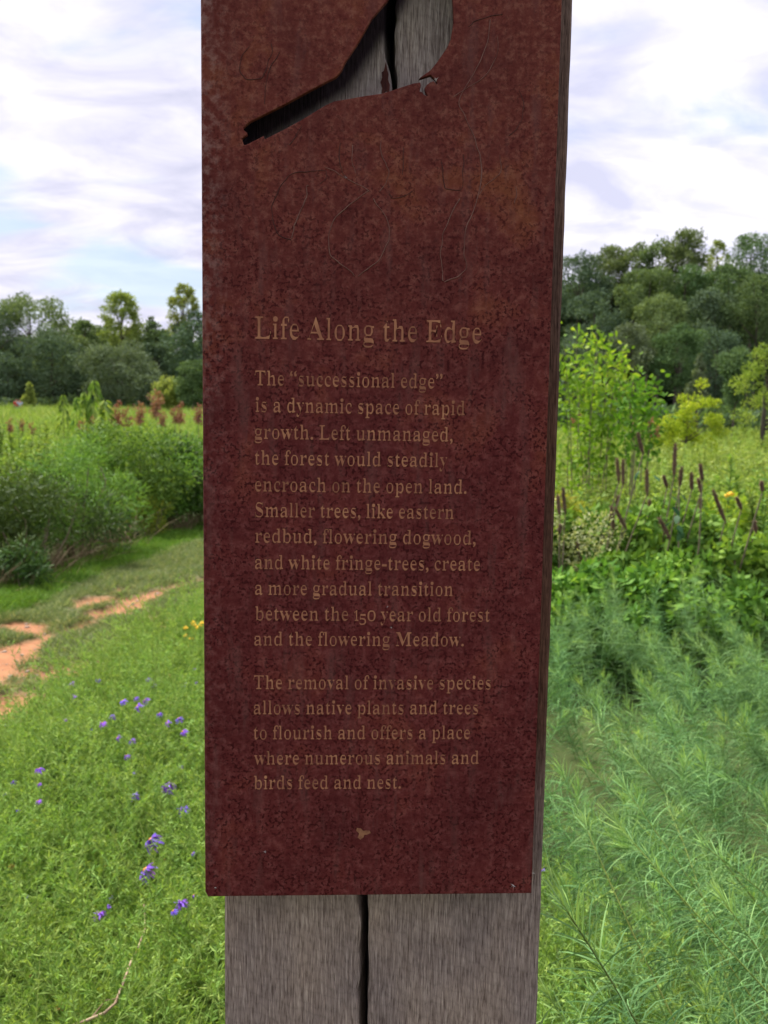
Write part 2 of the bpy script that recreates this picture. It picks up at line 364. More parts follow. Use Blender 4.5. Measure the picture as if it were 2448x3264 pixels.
dn = N(t, 'ShaderNodeMath', operation='MULTIPLY_ADD'); dn.inputs[1].default_value = -.010; t.links.new(ng.outputs[0], dn.inputs[0]); t.links.new(dm.outputs[0], dn.inputs[2])
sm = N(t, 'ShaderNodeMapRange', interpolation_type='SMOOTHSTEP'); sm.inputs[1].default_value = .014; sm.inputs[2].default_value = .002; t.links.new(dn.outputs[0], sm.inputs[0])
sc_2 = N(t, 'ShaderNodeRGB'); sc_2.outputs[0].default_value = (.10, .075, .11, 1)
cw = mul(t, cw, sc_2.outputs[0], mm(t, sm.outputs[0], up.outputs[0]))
p = N(t, 'ShaderNodeBsdfPrincipled', _Roughness=.85); p.inputs['Specular IOR Level'].default_value = .15
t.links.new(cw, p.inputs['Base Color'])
ad = N(t, 'ShaderNodeMath', operation='ADD'); t.links.new(ng.outputs[0], ad.inputs[0]); t.links.new(nf.outputs[0], ad.inputs[1])
bb = N(t, 'ShaderNodeBump'); bb.inputs['Strength'].default_value = .9; bb.inputs['Distance'].default_value = .0014
t.links.new(ad.outputs[0], bb.inputs['Height']); t.links.new(bb.outputs[0], p.inputs['Normal'])
o_ = N(t, 'ShaderNodeOutputMaterial'); t.links.new(p.outputs[0], o_.inputs[0])
# crack: (height, x of the gap's two lips)
cr = []
for (y_, a_, b_) in [(0, 1228, 1268), (90, 1226, 1263), (160, 1229, 1261), (200, 1236, 1262), (240, 1245, 1263), (300, 1248, 1262)]:
    a = PL(a_, y_, WD); b = PL(b_, y_, WD); cr.append((a[1]+ZB, a[0], b[0]))
for (y_, a_, b_) in [(2860, 1143, 1171), (2950, 1144, 1172), (3050, 1146, 1174), (3150, 1143, 1175), (3264, 1144, 1177)]:
    a = PL(a_, y_, WD); b = PL(b_, y_, WD); cr.append((a[1]+ZB, a[0], b[0]))
cr = np.array(sorted(cr))
zs = np.unique(np.concatenate([np.linspace(-.3, .85, 24), np.linspace(.85, ZB+.02, 110), np.linspace(ZB+.02, ZB+.45, 40), np.linspace(ZB+.45, ZB+.75, 130), np.linspace(ZB+.75, 2.16, 12)]))
ca = np.interp(zs, cr[:, 0], cr[:, 1]); cb = np.interp(zs, cr[:, 0], cr[:, 2])
ja = (vnoise(zs, zs*0, .012, 1)-.5)*.0022+(vnoise(zs, zs*0, .05, 2)-.5)*.002; jb = (vnoise(zs, zs*0, .010, 3)-.5)*.0018+(vnoise(zs, zs*0, .06, 4)-.5)*.002
ca = ca+ja; cb = np.maximum(cb+jb, ca+.0016)
je = (vnoise(zs, zs*0, .02, 9)-.5)*.0005; jl = (vnoise(zs, zs*0, .05, 19)-.5)*.0006
rings = []
for k, z in enumerate(zs):
    y0 = WD; dpt = .085; ch = .0022; mid = (ca[k]+cb[k])/2+.004
    wl, wr = WL+jl[k], WR+je[k]
    f1 = np.linspace(wl+ch, ca[k]-.002, 10); f2 = np.linspace(cb[k]+.002, wr-ch, 12)
    ring = [(wl, y0+.25), (wl, y0+ch)]+[(q, y0) for q in f1]+[(ca[k], y0+.0015), (mid-.0012, y0+dpt*.5), (mid, y0+dpt), (mid+.0012, y0+dpt*.5), (cb[k], y0+.0015)]+[(q, y0) for q in f2]+[(wr, y0+ch), (wr, y0+.25)]
    rings.append([(a, b, z) for a, b in ring])
rings = np.array(rings); m, kk = rings.shape[:2]
i = np.arange(m-1)[:, None]*kk; j = np.arange(kk)[None]; j2 = (j+1) % kk
Fq = np.stack([i+j, i+j2, i+kk+j2, i+kk+j], -1).reshape(-1, 4)
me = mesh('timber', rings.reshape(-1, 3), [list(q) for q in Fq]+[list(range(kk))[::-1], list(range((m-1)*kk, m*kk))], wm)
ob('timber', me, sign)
# red heartwood splinter deep in the crack by the bird's belly
sp = MB(); q = [(1226, 214), (1231, 196), (1235, 224), (1239, 236), (1237, 255), (1243, 270), (1241, 293), (1230, 291), (1224, 298), (1216, 296), (1219, 280), (1213, 262), (1218, 246), (1217, 230), (1223, 226)]
spm = plain('heartwood', (.045, .012, .010), (.10, .03, .022), 60, .8, (6, 6, 1))
Vs = [(*[PL(a, b, WD-.0006)[0]], WD-.0006, PL(a, b, WD-.0006)[1]+ZB) for a, b in q]; n_ = len(Vs)
Vs2 = [(a, b+.004, c_) for a, b, c_ in Vs]
ob('splinter', mesh('splinter', Vs+Vs2, [list(range(n_))]+[[k, k+n_, (k+1) % n_+n_, (k+1) % n_] for k in range(n_)], spm), sign)

# rust
rm, t = new_mat('weathering_steel')
c = N(t, 'ShaderNodeTexCoord'); sx = N(t, 'ShaderNodeSeparateXYZ'); t.links.new(c.outputs['Object'], sx.inputs[0])
def nz(sc, det=5.0, ro=.6, dist=0.0, vec=None, d3=(1, 1, 1)):
    q = N(t, 'ShaderNodeTexNoise', _Scale=sc, _Detail=det, _Roughness=ro, _Distortion=dist); t.links.new(mapn(t, c, d3), q.inputs['Vector']); return q.outputs[0]
n_fine = nz(420, 4); n_mid = nz(150, 7, .72); n_big = nz(17, 6, .6, .4); n_spot = nz(400, 3, .55); n_drip = nz(40, 5, .6, 0, None, (2.2, 1, .35))
base = ramp(t, [(.34, (.082, .0110, .0115, 1)), (.50, (.116, .0215, .0205, 1)), (.64, (.175, .047, .043, 1))]); t.links.new(n_mid, base.inputs[0])
big = ramp(t, [(.33, (.72, .66, .72, 1)), (.55, (1, 1, 1, 1)), (.72, (1.2, 1.25, 1.1, 1))]); t.links.new(n_big, big.inputs[0])
col = mul(t, base.outputs[0], big.outputs[0])
# warmer and lighter rust towards the top, by height of the plate
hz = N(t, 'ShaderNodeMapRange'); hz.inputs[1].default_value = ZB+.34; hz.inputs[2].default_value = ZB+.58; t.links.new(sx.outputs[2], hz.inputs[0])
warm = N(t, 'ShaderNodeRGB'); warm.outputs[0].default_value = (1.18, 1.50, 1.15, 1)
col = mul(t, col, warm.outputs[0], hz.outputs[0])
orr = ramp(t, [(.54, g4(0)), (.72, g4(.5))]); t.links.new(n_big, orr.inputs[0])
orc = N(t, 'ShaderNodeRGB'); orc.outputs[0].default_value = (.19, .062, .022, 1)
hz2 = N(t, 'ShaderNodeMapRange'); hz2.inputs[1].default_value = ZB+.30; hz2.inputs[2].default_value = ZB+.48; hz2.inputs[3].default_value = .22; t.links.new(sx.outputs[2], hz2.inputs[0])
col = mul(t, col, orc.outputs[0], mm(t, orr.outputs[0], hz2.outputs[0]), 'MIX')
# dark spots: denser lower down
sp_r = ramp(t, [(.515, g4(0)), (.575, g4(1))]); t.links.new(n_spot, sp_r.inputs[0])
sp_c = N(t, 'ShaderNodeRGB'); sp_c.outputs[0].default_value = (.036, .0026, .0032, 1)
spf = ramp(t, [(.38, g4(.15)), (.55, g4(1))]); t.links.new(nz(60, 4), spf.inputs[0])
hz3 = N(t, 'ShaderNodeMapRange'); hz3.inputs[1].default_value = ZB+.62; hz3.inputs[2].default_value = ZB+.42; hz3.inputs[3].default_value = .40; hz3.inputs[4].default_value = .9; t.links.new(sx.outputs[2], hz3.inputs[0])
col = mul(t, col, sp_c.outputs[0], mm(t, mm(t, sp_r.outputs[0], spf.outputs[0]), hz3.outputs[0]), 'MIX')
# pale bloom near the west margin and in drips
dr = ramp(t, [(.53, g4(0)), (.70, g4(.45))]); t.links.new(n_drip, dr.inputs[0])
drc = N(t, 'ShaderNodeRGB'); drc.outputs[0].default_value = (.135, .058, .052, 1)
col = mul(t, col, drc.outputs[0], dr.outputs[0], 'MIX')
le = N(t, 'ShaderNodeMapRange'); le.inputs[1].default_value = .022; le.inputs[2].default_value = .002; t.links.new(sx.outputs[0], le.inputs[0])
lr = ramp(t, [(.46, g4(0)), (.64, g4(.5))]); t.links.new(nz(150, 5), lr.inputs[0])
lc = N(t, 'ShaderNodeRGB'); lc.outputs[0].default_value = (.25, .155, .145, 1)
col = mul(t, col, lc.outputs[0], mm(t, mm(t, le.outputs[0], lr.outputs[0]), hz2.outputs[0]), 'MIX')
p = N(t, 'ShaderNodeBsdfPrincipled', _Roughness=.75); p.inputs['Specular IOR Level'].default_value = .12
t.links.new(col, p.inputs['Base Color'])
bb = N(t, 'ShaderNodeBump'); bb.inputs['Strength'].default_value = .55; bb.inputs['Distance'].default_value = .0008
t.links.new(n_spot, bb.inputs['Height']); t.links.new(bb.outputs[0], p.inputs['Normal'])
o_ = N(t, 'ShaderNodeOutputMaterial'); t.links.new(p.outputs[0], o_.inputs[0])

W = .25; TH = .004
def dens(pts, step=.003):
    o = []
    for k in range(len(pts)):
        a = np.array(pts[k]); b = np.array(pts[(k+1) % len(pts)]); n = max(1, int(np.linalg.norm(b-a)/step))
        o += [tuple(a+(b-a)*q/n) for q in range(n)]
    return o
HOLE = [(770.6,440.5),(774,452),(777,461.6),(785,461),(840,433),(844,443.5),(907.7,411),(962.6,381),(1013,349.8),(1040,334),(1063.8,322.4),(1097.6,317),(1161,305.5),(1215.8,297.9),(1245,289.5),(1287.5,275),(1317,265.4),(1340,262),(1342,271.7),(1337.5,290.7),(1346.6,293.7),(1350.8,301),(1361,305.5),(1364,302.5),(1357,295),(1353.5,280),(1361,269.6),(1372,261.5),(1382.5,257.5),(1393,269.6),(1394,263),(1384.6,250.6),(1372,239),(1336,250.6),(1340,246),(1371.6,223.8),(1393,198),(1410,173.6),(1426,149),(1437,123.5),(1446,69.4),(1445,30),(1443,0),(1438,-80),(1425,-170),(1395,-250),(1350,-300),(1305,-300),(1280,-230),(1262,-120),(1252,-40),(1236.6,0),(1186,57.9),(1140,138.9),(1101.5,196.8),(1090,222),(1074.5,243),(985.8,289.4),(908.6,331.8),(831.5,370.4),(800,386),(785.2,397.4),(776,406),(777,415),(785,420.5),(789,428),(780,434)]
hole = [PL(a, b) for a, b in HOLE]
ztop = .985
cu = bpy.data.curves.new('steel_plate', 'CURVE'); cu.dimensions = '2D'; cu.fill_mode = 'BOTH'; cu.extrude = TH/2-.0005; cu.bevel_depth = .0005; cu.bevel_resolution = 1; cu.offset = -.0005
outer = [(.0025, 0), (W, 0), (W, ztop), (.0025, ztop)]
for pts in (outer, hole):
    s_ = cu.splines.new('POLY'); s_.points.add(len(pts)-1); s_.use_cyclic_u = True
    for k, q in enumerate(pts): s_.points[k].co = (q[0], q[1], 0, 1)
tmp = bpy.data.objects.new('tmp', cu); COL.objects.link(tmp)
dg = bpy.context.evaluated_depsgraph_get(); me = bpy.data.meshes.new_from_object(tmp.evaluated_get(dg)); bpy.data.objects.remove(tmp)
me.transform(Matrix.Translation((0, TH/2, ZB)) @ Matrix.Rotation(math.pi/2, 4, 'X'))
me.materials.clear(); me.materials.append(rm)
plate = ob('steel_plate', me, sign)
# returned flange down the west side, rolled round a small radius
prof = []
R_ = .0035
for a in np.linspace(0, math.pi/2, 6): prof.append((R_-R_*math.sin(a), R_-R_*math.cos(a)))
prof.append((0, .045))
inn = [(TH-.0006, .045), (TH-.0006, TH+.001), (.0048, TH)]
pr = [(.0048, 0.00015)]+prof+inn
zz_ = [ZB+.0004, ZB+.003]+list(np.linspace(ZB+.02, ZB+ztop, 30))
Vf = []
for k, z in enumerate(zz_):
    for a, b in pr:
        dz = 0
        if k == 0: a, b = a+(.0012 if a < .002 else 0), b
        Vf.append((a, b, z))
kk = len(pr); m = len(zz_)
Ff = [[k*kk+j, k*kk+(j+1) % kk, (k+1)*kk+(j+1) % kk, (k+1)*kk+j] for k in range(m-1) for j in range(kk)]+[list(range(kk))[::-1], list(range((m-1)*kk, m*kk))]
ob('flange', mesh('flange', Vf, Ff, rm), plate)

def slab(nm, x0, x1, y0, y1, z0, z1):
    v = [(x, y, z) for z in (z0, z1) for y in (y0, y1) for x in (x0, x1)]
    return ob(nm, mesh(nm, v, [[0, 2, 3, 1], [4, 5, 7, 6], [0, 1, 5, 4], [2, 6, 7, 3], [0, 4, 6, 2], [1, 3, 7, 5]], rm), plate)
slab('side_light_stop', W-.005, W-.001, TH+.0001, WD-.0003, ZB+.001, ZB+ztop-.001)  # added strip closing the gap, so light enters only through the cutout
slab('bottom_light_stop', .006, W-.006, TH+.0001, WD-.0003, ZB+.001, ZB+.005)  # added unseen lip, keeps light out of the gap from below
# lettering -------------------------------------------------------
tm_, t = new_mat('etched_lettering')
c = N(t, 'ShaderNodeTexCoord')
q = N(t, 'ShaderNodeTexNoise', _Scale=55.0, _Detail=6.0); t.links.new(c.outputs['Object'], q.inputs['Vector'])
r = ramp(t, [(.32, (.22, .086, .050, 1)), (.50, (.33, .135, .076, 1)), (.70, (.42, .19, .10, 1))]); t.links.new(q.outputs[0], r.inputs[0])
p = N(t, 'ShaderNodeBsdfPrincipled', _Roughness=.8); p.inputs['Specular IOR Level'].default_value = .15; t.links.new(r.outputs[0], p.inputs['Base Color'])
o_ = N(t, 'ShaderNodeOutputMaterial'); t.links.new(p.outputs[0], o_.inputs[0])
def serif(tx):
    o = ''
    for ch in tx:
        if 'a' <= ch <= 'z': o += chr(0x1D41A+ord(ch)-97)
        elif 'A' <= ch <= 'Z': o += chr(0x1D400+ord(ch)-65)
        elif '0' <= ch <= '9': o += chr(0x1D7CE+ord(ch)-48)
        else: o += ch
    return o
def text_mesh(tx, thin=.016, fat=.007):
    cu = bpy.data.curves.new('lettering', 'FONT'); cu.body = serif(tx); cu.size = 1.0; cu.resolution_u = 4; cu.space_word = 0.86
    o = bpy.data.objects.new('tmp', cu); COL.objects.link(o)
    dg = bpy.context.evaluated_depsgraph_get(); me = bpy.data.meshes.new_from_object(o.evaluated_get(dg)); bpy.data.objects.remove(o)
    import bmesh
    bm = bmesh.new(); bm.from_mesh(me); bmesh.ops.remove_doubles(bm, verts=bm.verts, dist=1e-5)
    for f in bm.faces:
        if f.normal.z < 0: f.normal_flip()
    disp = {}; small = set(); seen = set()
    for v in bm.verts:
        if v in seen: continue
        st = [v]; isl = []; seen.add(v)
        while st:
            q = st.pop(); isl.append(q)
            for e in q.link_edges:
                o2 = e.other_vert(q)
                if o2 not in seen: seen.add(o2); st.append(o2)
        if max(q.co.y for q in isl)-min(q.co.y for q in isl) < .28: small.update(isl)
    for v in bm.verts:
        acc = Vector((0, 0, 0))
        for e in v.link_edges:
            if len(e.link_faces) != 1: continue
            for l in e.link_loops:
                a = l.vert.co; b = l.link_loop_next.vert.co; d = b-a
                n = Vector((d.y, -d.x, 0))
                if n.length > 1e-9: acc += n.normalized()
        if acc.length < 1e-6: continue
        # vertical stems get slimmer, horizontal hairlines a little stouter: an old-style, low-contrast face
        ax = max(-1, min(1, acc.x)); ay = max(-1, min(1, acc.y))
        kx = -thin if abs(ax) > .975 else (-thin*.15 if abs(ax) > .85 else fat*.8)
        disp[v] = Vector((kx*ax, fat*ay, 0)) if v not in small else Vector((.008*ax, .008*ay, 0))
    for v, d in disp.items(): v.co += d
    bm.to_mesh(me); bm.free()
    return me
def text_line(segs, body_size, mode='body'):
    Vx, Fx = [], []
    for tx, xs_, ys_, xe_, ye_, sz, dy in segs:
        me = text_mesh(tx, .031 if mode == 'body' else .033, .011 if mode == 'body' else .007)
        co = np.array([v.co[:] for v in me.vertices])
        a = PL(xs_, ys_); b = PL(xe_, ye_); z0 = (a[1]+b[1])/2
        x0, x1 = co[:, 0].min(), co[:, 0].max()
        X_ = a[0]+(co[:, 0]-x0)/(x1-x0)*(b[0]-a[0]); Z_ = z0+ZB+co[:, 1]*sz+dy*sz
        base = len(Vx); nv = len(X_)
        Vx += [(x, -.00035, z) for x, z in zip(X_, Z_)]
        Fx += [[base+q for q in pl.vertices] for pl in me.polygons]
    return ob('lettering', mesh('lettering', Vx, Fx, tm_), plate)
BS = .0150
text_line([('Life Along the Edge', 813, 1079, 1534.7, 1093.4, .0226, 0)], 0, 'title')
LN = [('The “successional edge”', 812, 1227, 1409.6, 1238.5), ('is a dynamic space of rapid', 814, 1311.6, 1481.5, 1324), ('growth. Left unmanaged,', 812, 1398, 1442.5, 1406.8),
      ('the forest would steadily', 813, 1481, 1425.8, 1487.8), ('encroach on the open land.', 813, 1565.8, 1486.5, 1572.9), ('Smaller trees, like eastern', 813, 1647.3, 1446, 1653.4),
      ('redbud, flowering dogwood,', 813, 1729.6, 1515.9, 1734.7), ('and white fringe-trees, create', 813, 1812.6, 1529.6, 1818.7), ('a more gradual transition', 813, 1895, 1443.5, 1898.7),
      None, ('and the flowering Meadow.', 810.6, 2057, 1478, 2058.7), ('The removal of invasive species', 808, 2195, 1564, 2197), ('allows native plants and trees', 809, 2275, 1523.5, 2276),
      ('to flourish and offers a place', 809, 2355, 1498, 2355), ('where numerous animals and', 809, 2435, 1526, 2435), ('birds feed and nest.', 809, 2514, 1277.5, 2513)]
for L_ in LN:
    if L_ is None:
        text_line([('between the', 813, 1976, 1110, 1978, BS, 0), ('1', 1128.6, 1978, 1142, 1978, BS*.72, 0), ('5', 1146, 1978, 1167, 1978, BS*.74, -.27), ('0', 1171, 1979, 1197, 1979, BS*.72, 0),
                   ('year old forest', 1212, 1979, 1561.5, 1980.7, BS, 0)], 0)
    else: text_line([(L_[0], L_[1], L_[2], L_[3], L_[4], BS, 0)], 0)

# engraved drawing on the plate: fine raised burr lines
def z7(pts): return [(600+.7716*a, .7716*b) for a, b in pts]
EN = [
 [(500,765),(485,770),(490,800),(480,835),(465,870),(450,910),(435,945),(428,985)],
 [(415,725),(385,765),(355,820),(345,860),(350,920),(365,965),(400,985),(425,992)],
 [(415,725),(460,710),(520,708),(575,700),(567,740),(545,760)],
 [(745,790),(700,820),(650,860),(610,890),(590,930),(578,1000),(582,1050),(620,1085),(660,1110),(690,1140)],
 [(700,1142),(740,1110),(790,1075),(810,1030),(828,990),(830,940),(815,885),(780,850),(765,820)],
 [(630,590),(625,640),(632,700),(650,735)], [(800,580),(790,620),(810,665),(830,700),(820,760),(790,790)],
 [(1245,80),(1240,160),(1215,230),(1190,290),(1140,370),(1115,420),(1140,480),(1165,530),(1190,590),(1205,640),(1212,700),(1205,780),(1180,860),(1150,930),(1138,1000),(1142,1060),(1150,1110),(1120,1140),(1060,1165)],
 [(1120,820),(1085,890),(1055,960),(1042,1030),(1045,1110),(1055,1160)],
 [(1285,640),(1293,690),(1285,720),(1220,770),(1205,800)], [(1365,370),(1388,430),(1380,490),(1350,540),(1325,560)],
 [(1045,670),(1053,720),(1060,780),(1095,784),(1130,788),(1137,700),(1137,640)], [(1355,770),(1355,800),(1348,840)],
 [(340,180),(350,215),(335,240),(325,290),(305,325),(240,330),(212,300),(215,240),(255,190)],
 [(380,215),(340,270),(320,350),(318,430)], [(1280,150),(1275,230),(1235,310),(1160,360),(1100,400)],
 [(470,520),(440,575),(420,600)], [(885,610),(890,700),(885,720)], [(565,690),(610,710),(650,735),(720,770),(745,790)],
 [(1160,110),(1180,90),(1230,70),(1300,60)], [(930,790),(880,815),(840,820),(830,800)], [(680,600),(672,660),(690,715)]]
lm = [plain('burr_pale', (.085, .022, .018), (.24, .125, .10), 60, .7), plain('burr_dark', (.03, .010, .009), (.10, .035, .028), 45, .7)]
pale = {0, 3, 4, 7, 8}
for k, pts in enumerate(EN):
    pp = z7(pts); q = np.array([PL(a, b) for a, b in pp]); m = len(q)
    tt = np.linspace(0, m-1, m*5); cs = np.stack([np.interp(tt, np.arange(m), q[:, 0]), np.interp(tt, np.arange(m), q[:, 1])], 1)
    for _ in range(3): cs[1:-1] = (cs[:-2]+cs[1:-1]*2+cs[2:])/4
    n = len(cs); cs[:, 0] += (vnoise(np.arange(n), np.zeros(n), 3.1, k)-.5)*.0011; cs[:, 1] += (vnoise(np.arange(n), np.ones(n), 2.7, k+50)-.5)*.0007
    wdt = .00015+.00023*vnoise(np.arange(n), np.zeros(n), 6, k+9) + (.00012 if k in pale else 0)
    b = MB(); tube(b, np.stack([cs[:, 0], np.full(n, -.0001), cs[:, 1]+ZB], 1), wdt, 4)
    ob('engraved_line', b.mesh('engraved_line', lm[0] if k in pale or k % 3 == 0 else lm[1]), plate)
# small spider-web tufts and a clay smear stuck on the plate
b = MB()
for (px_, py_, s_) in [(1635, 2820, .0011), (1700, 2781, .0007), (845, 2714, .0007), (1102, 565, .0006), (688, 2828, .0006), (1234, 1934, .0005), (1247, 2000, .0004), (1391, 253, .0009)]:
    a = PL(px_, py_); B = np.tile([a[0], -.0004, a[1]+ZB], (9, 1)); D = rng.normal(size=(9, 3)); D[:, 1] = -abs(D[:, 1])*.3
    ribbons(b, B, D, s_*2.2, s_*.35, np.zeros((9, 3)), 1)
ob('cobweb_tuft', b.mesh('cobweb_tuft', plain('cobweb', (.45, .42, .4), (.6, .56, .52), 30)), plate)['kind'] = 'stuff'
a = PL(1155, 2655); Vv = []
for k in range(14):
    an = k/14*2*math.pi; rr = .0045*(1+.5*math.sin(3*an+1))
    Vv.append((a[0]+rr*math.cos(an), -.0003, a[1]+ZB+rr*.8*math.sin(an)))
ob('clay_smear', mesh('clay_smear', Vv, [list(range(14))], plain('dry_clay', (.16, .055, .035), (.30, .14, .07), 160)), plate)

# ------------------------------------------------------------------ foliage kinds
M_aster = leaf_mat('aster_leaf', (.076, .146, .028), (.21, .345, .080), .34, c=(.37, .49, .13), var=.18)
M_amson = leaf_mat('thread_leaf', (.030, .092, .030), (.185, .345, .130), .28, c=(.36, .54, .17), var=.15)
M_grass = leaf_mat('grass_blade', (.11, .165, .065), (.23, .30, .13), .30, c=(.40, .39, .22), var=.3)
M_turf = leaf_mat('lush_turf', (.075, .155, .020), (.14, .27, .04), .30, c=(.22, .36, .06), var=.2)
M_weed = leaf_mat('meadow_leaf', (.070, .135, .026), (.19, .31, .065), .34, c=(.34, .43, .09), var=.25)
M_far = leaf_mat('far_meadow', (.17, .27, .05), (.28, .39, .09), .28, c=(.40, .47, .14), var=.2)
M_stem = leaf_mat('green_stem', (.11, .17, .04), (.23, .29, .07), .1)

def sprig_patch(seed, n=16, R=.15):
    global rng; rng = np.random.default_rng(seed); b = MB(); T = MB()
    for _ in range(n):
        r0 = R*math.sqrt(rng.random()); an = rng.random()*6.283; base = np.array([r0*math.cos(an), r0*math.sin(an), -.16])
        d = nrm(np.array([rng.normal()*.55, rng.normal()*.55, .9])); L = .22+.1*rng.random()
        k = 7; tt = np.linspace(0, 1, k); bend = rng.normal(size=3)*.08; bend[2] *= .3
        pts = base+d*(tt*L)[:, None]+bend*(tt**2)[:, None]
        tube(b, pts, np.linspace(.0013, .0007, k), 3, .85)
        m = 46; u = .25+.75*rng.random(m)**.8
        B = base+d*(u*L)[:, None]+bend*(u**2)[:, None]
        D = d*.7+nrm(rng.normal(size=(m, 3)))*.9
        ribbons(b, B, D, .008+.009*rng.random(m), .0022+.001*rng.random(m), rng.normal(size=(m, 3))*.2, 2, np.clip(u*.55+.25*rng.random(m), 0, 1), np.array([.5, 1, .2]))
        for _q in range(3):      # side shoots with leaf tufts at their tips
            u0 = .4+.6*rng.random(); bb_ = base+d*(u0*L)+bend*u0**2; d2 = nrm(d*.5+rng.normal(size=3)*.7+np.array([0, 0, .4])); l2 = .03+.05*rng.random()
            tube(b, bb_+d2*(np.linspace(0, 1, 3)*l2)[:, None], .0006, 3, .8)
            m2 = 13; u2 = .3+.7*rng.random(m2); B = bb_+d2*(u2*l2)[:, None]
            ribbons(b, B, d2+nrm(rng.normal(size=(m2, 3)))*.8, .006+.008*rng.random(m2), .0022, rng.normal(size=(m2, 3))*.2, 2, np.clip(.45+.5*rng.random(m2), 0, 1), np.array([.5, 1, .2]))
    return b.mesh('aster_sprigs', M_aster)
ASTER = [sprig_patch(100+k) for k in range(5)]
def h_aster(x, y):
    e = np.clip((x-xR(y))/.55, 0, 1); e = e*e*(3-2*e)
    return (.36+.16*(vnoise(x, y, .55, 11)-.5)+.15*(vnoise(x, y, .24, 12)-.5))*e+.02
rng = np.random.default_rng(21)
pts = []
for _ in range(60000):
    y = .45+rng.random()*7.5; x = -4+rng.random()*4.9
    if x < xR(y)+.02 or x > .62+.05*y or (y < .35 and -.1 < x < .4): continue
    if x > .30+.1*rng.random() and y > 1.1: continue
    dens_ = np.clip(1.5/(y+.6), .16, 1)
    if rng.random() < dens_*.17: pts.append((x, y))
pts = np.array(pts); pz = G(pts[:, 0], pts[:, 1])+h_aster(pts[:, 0], pts[:, 1])-.06
n = len(pts); print('aster', n)
sc_ = .85+.35*rng.random(n)+.05*pts[:, 1]
rot = np.stack([rng.normal(size=n)*.3, rng.normal(size=n)*.3, rng.random(n)*6.283], 1)
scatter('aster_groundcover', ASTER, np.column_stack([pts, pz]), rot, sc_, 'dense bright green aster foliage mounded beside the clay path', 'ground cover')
# dark soil and shade litter under the mat is the ground itself

# thread-leaf stems -------------------------------------------------
def feather(seed, L=.62, nl=190, lw=.0019, ll=.085):
    global rng; rng = np.random.default_rng(seed); s_ = MB(); b = MB()
    k = 9; tt = np.linspace(0, 1, k); bend = np.array([rng.normal()*.05, rng.normal()*.05, -.06])
    def pos(u): return np.outer(u*L, [0, 0, 1])+np.outer(u**2, bend)
    tube(s_, pos(tt), np.linspace(.0022, .0010, k), 5, np.linspace(.2, .8, k).repeat(5))
    u = .04+.96*np.linspace(0, 1, nl)**.85; an = np.arange(nl)*2.4+rng.normal(size=nl)*.3
    out_ = np.stack([np.cos(an), np.sin(an), np.zeros(nl)], 1); tip = np.clip((u-.80)/.2, 0, 1)
    D = out_*(1.0-.75*tip)[:, None]+np.array([0, 0, 1])*(.55+.9*tip)[:, None]+rng.normal(size=(nl, 3))*.12
    ln = ll*(.75+.4*rng.random(nl))*(1-.45*tip)
    bd = np.array([0, 0, -1])*(.25+.35*rng.random(nl))[:, None]*(1-tip)[:, None]+rng.normal(size=(nl, 3))*.15
    ribbons(b, pos(u), D, ln, lw*(.8+.4*rng.random(nl)), bd, 4, np.clip(.62*rng.random(nl)+.12*u+.45*tip, 0, 1), np.array([.7, 1, 1, .8, .25]))
    return s_.mesh('stem', M_stem, True), b.mesh('thread_leaves', M_amson)
FE = [feather(300+k) for k in range(6)]
def joined(a, b, nm):
    va = np.array([v.co[:] for v in a.vertices]); vb = np.array([v.co[:] for v in b.vertices])
    fa = [list(p_.vertices) for p_ in a.polygons]; fb = [[q+len(va) for q in p_.vertices] for p_ in b.polygons]
    me = mesh(nm, np.concatenate([va, vb]), np.array(fa+fb), M_amson)
    ta = np.full(len(va), .75); tb = np.empty(len(vb), np.float32); b.attributes['tint'].data.foreach_get('value', tb)
    at_ = me.attributes.new('tint', 'FLOAT', 'POINT'); at_.data.foreach_set('value', np.concatenate([ta, tb]).astype(np.float32)); return me
FJ = [joined(a, b, 'feather') for a, b in FE]
rng = np.random.default_rng(33)
pts = []
for _ in range(40000):
    y = .22+rng.random()*5.2; x = .05+rng.random()*4.6
    xb = .44+.10*math.sin(y*2.1) if y > .9 else .42
    if y < 1.1: xb = .55
    if x < xb or x > .9+y*.75 or y > 4.5+.25*math.sin(x*3): continue
    if float(vnoise(x, y, .5, 43)) < .27: continue
    if rng.random() < np.clip(1.25/(y+.5), .25, .9)*.075: pts.append((x, y))
pts = np.array(pts); n = len(pts); print('amsonia', n)
hh = .60+.22*(vnoise(pts[:, 0], pts[:, 1], .8, 41)-.5)+.40*(vnoise(pts[:, 0], pts[:, 1], .42, 42)-.55)-.10*np.clip(1.1-pts[:, 1], 0, 1)
# roots lie to the east, the stems lean over to the west
tilt = np.radians(30+16*rng.normal(size=n)); az = rng.normal(size=n)*.5
# rotate about an axis so +z leans towards -x (Euler XYZ: y-rotation by -tilt, then z)
rot = np.stack([rng.normal(size=n)*.15, -tilt, az], 1)
scl = (.72+.35*rng.random(n))
zb_ = G(pts[:, 0], pts[:, 1])+hh-.5*scl*np.cos(tilt)*1.0
scatter('feathery_foliage', FJ, np.column_stack([pts[:, 0]+.15, pts[:, 1], zb_]), rot, scl, 'billowing mass of feathery thread-leaved stems beside the timber post', 'ground cover')
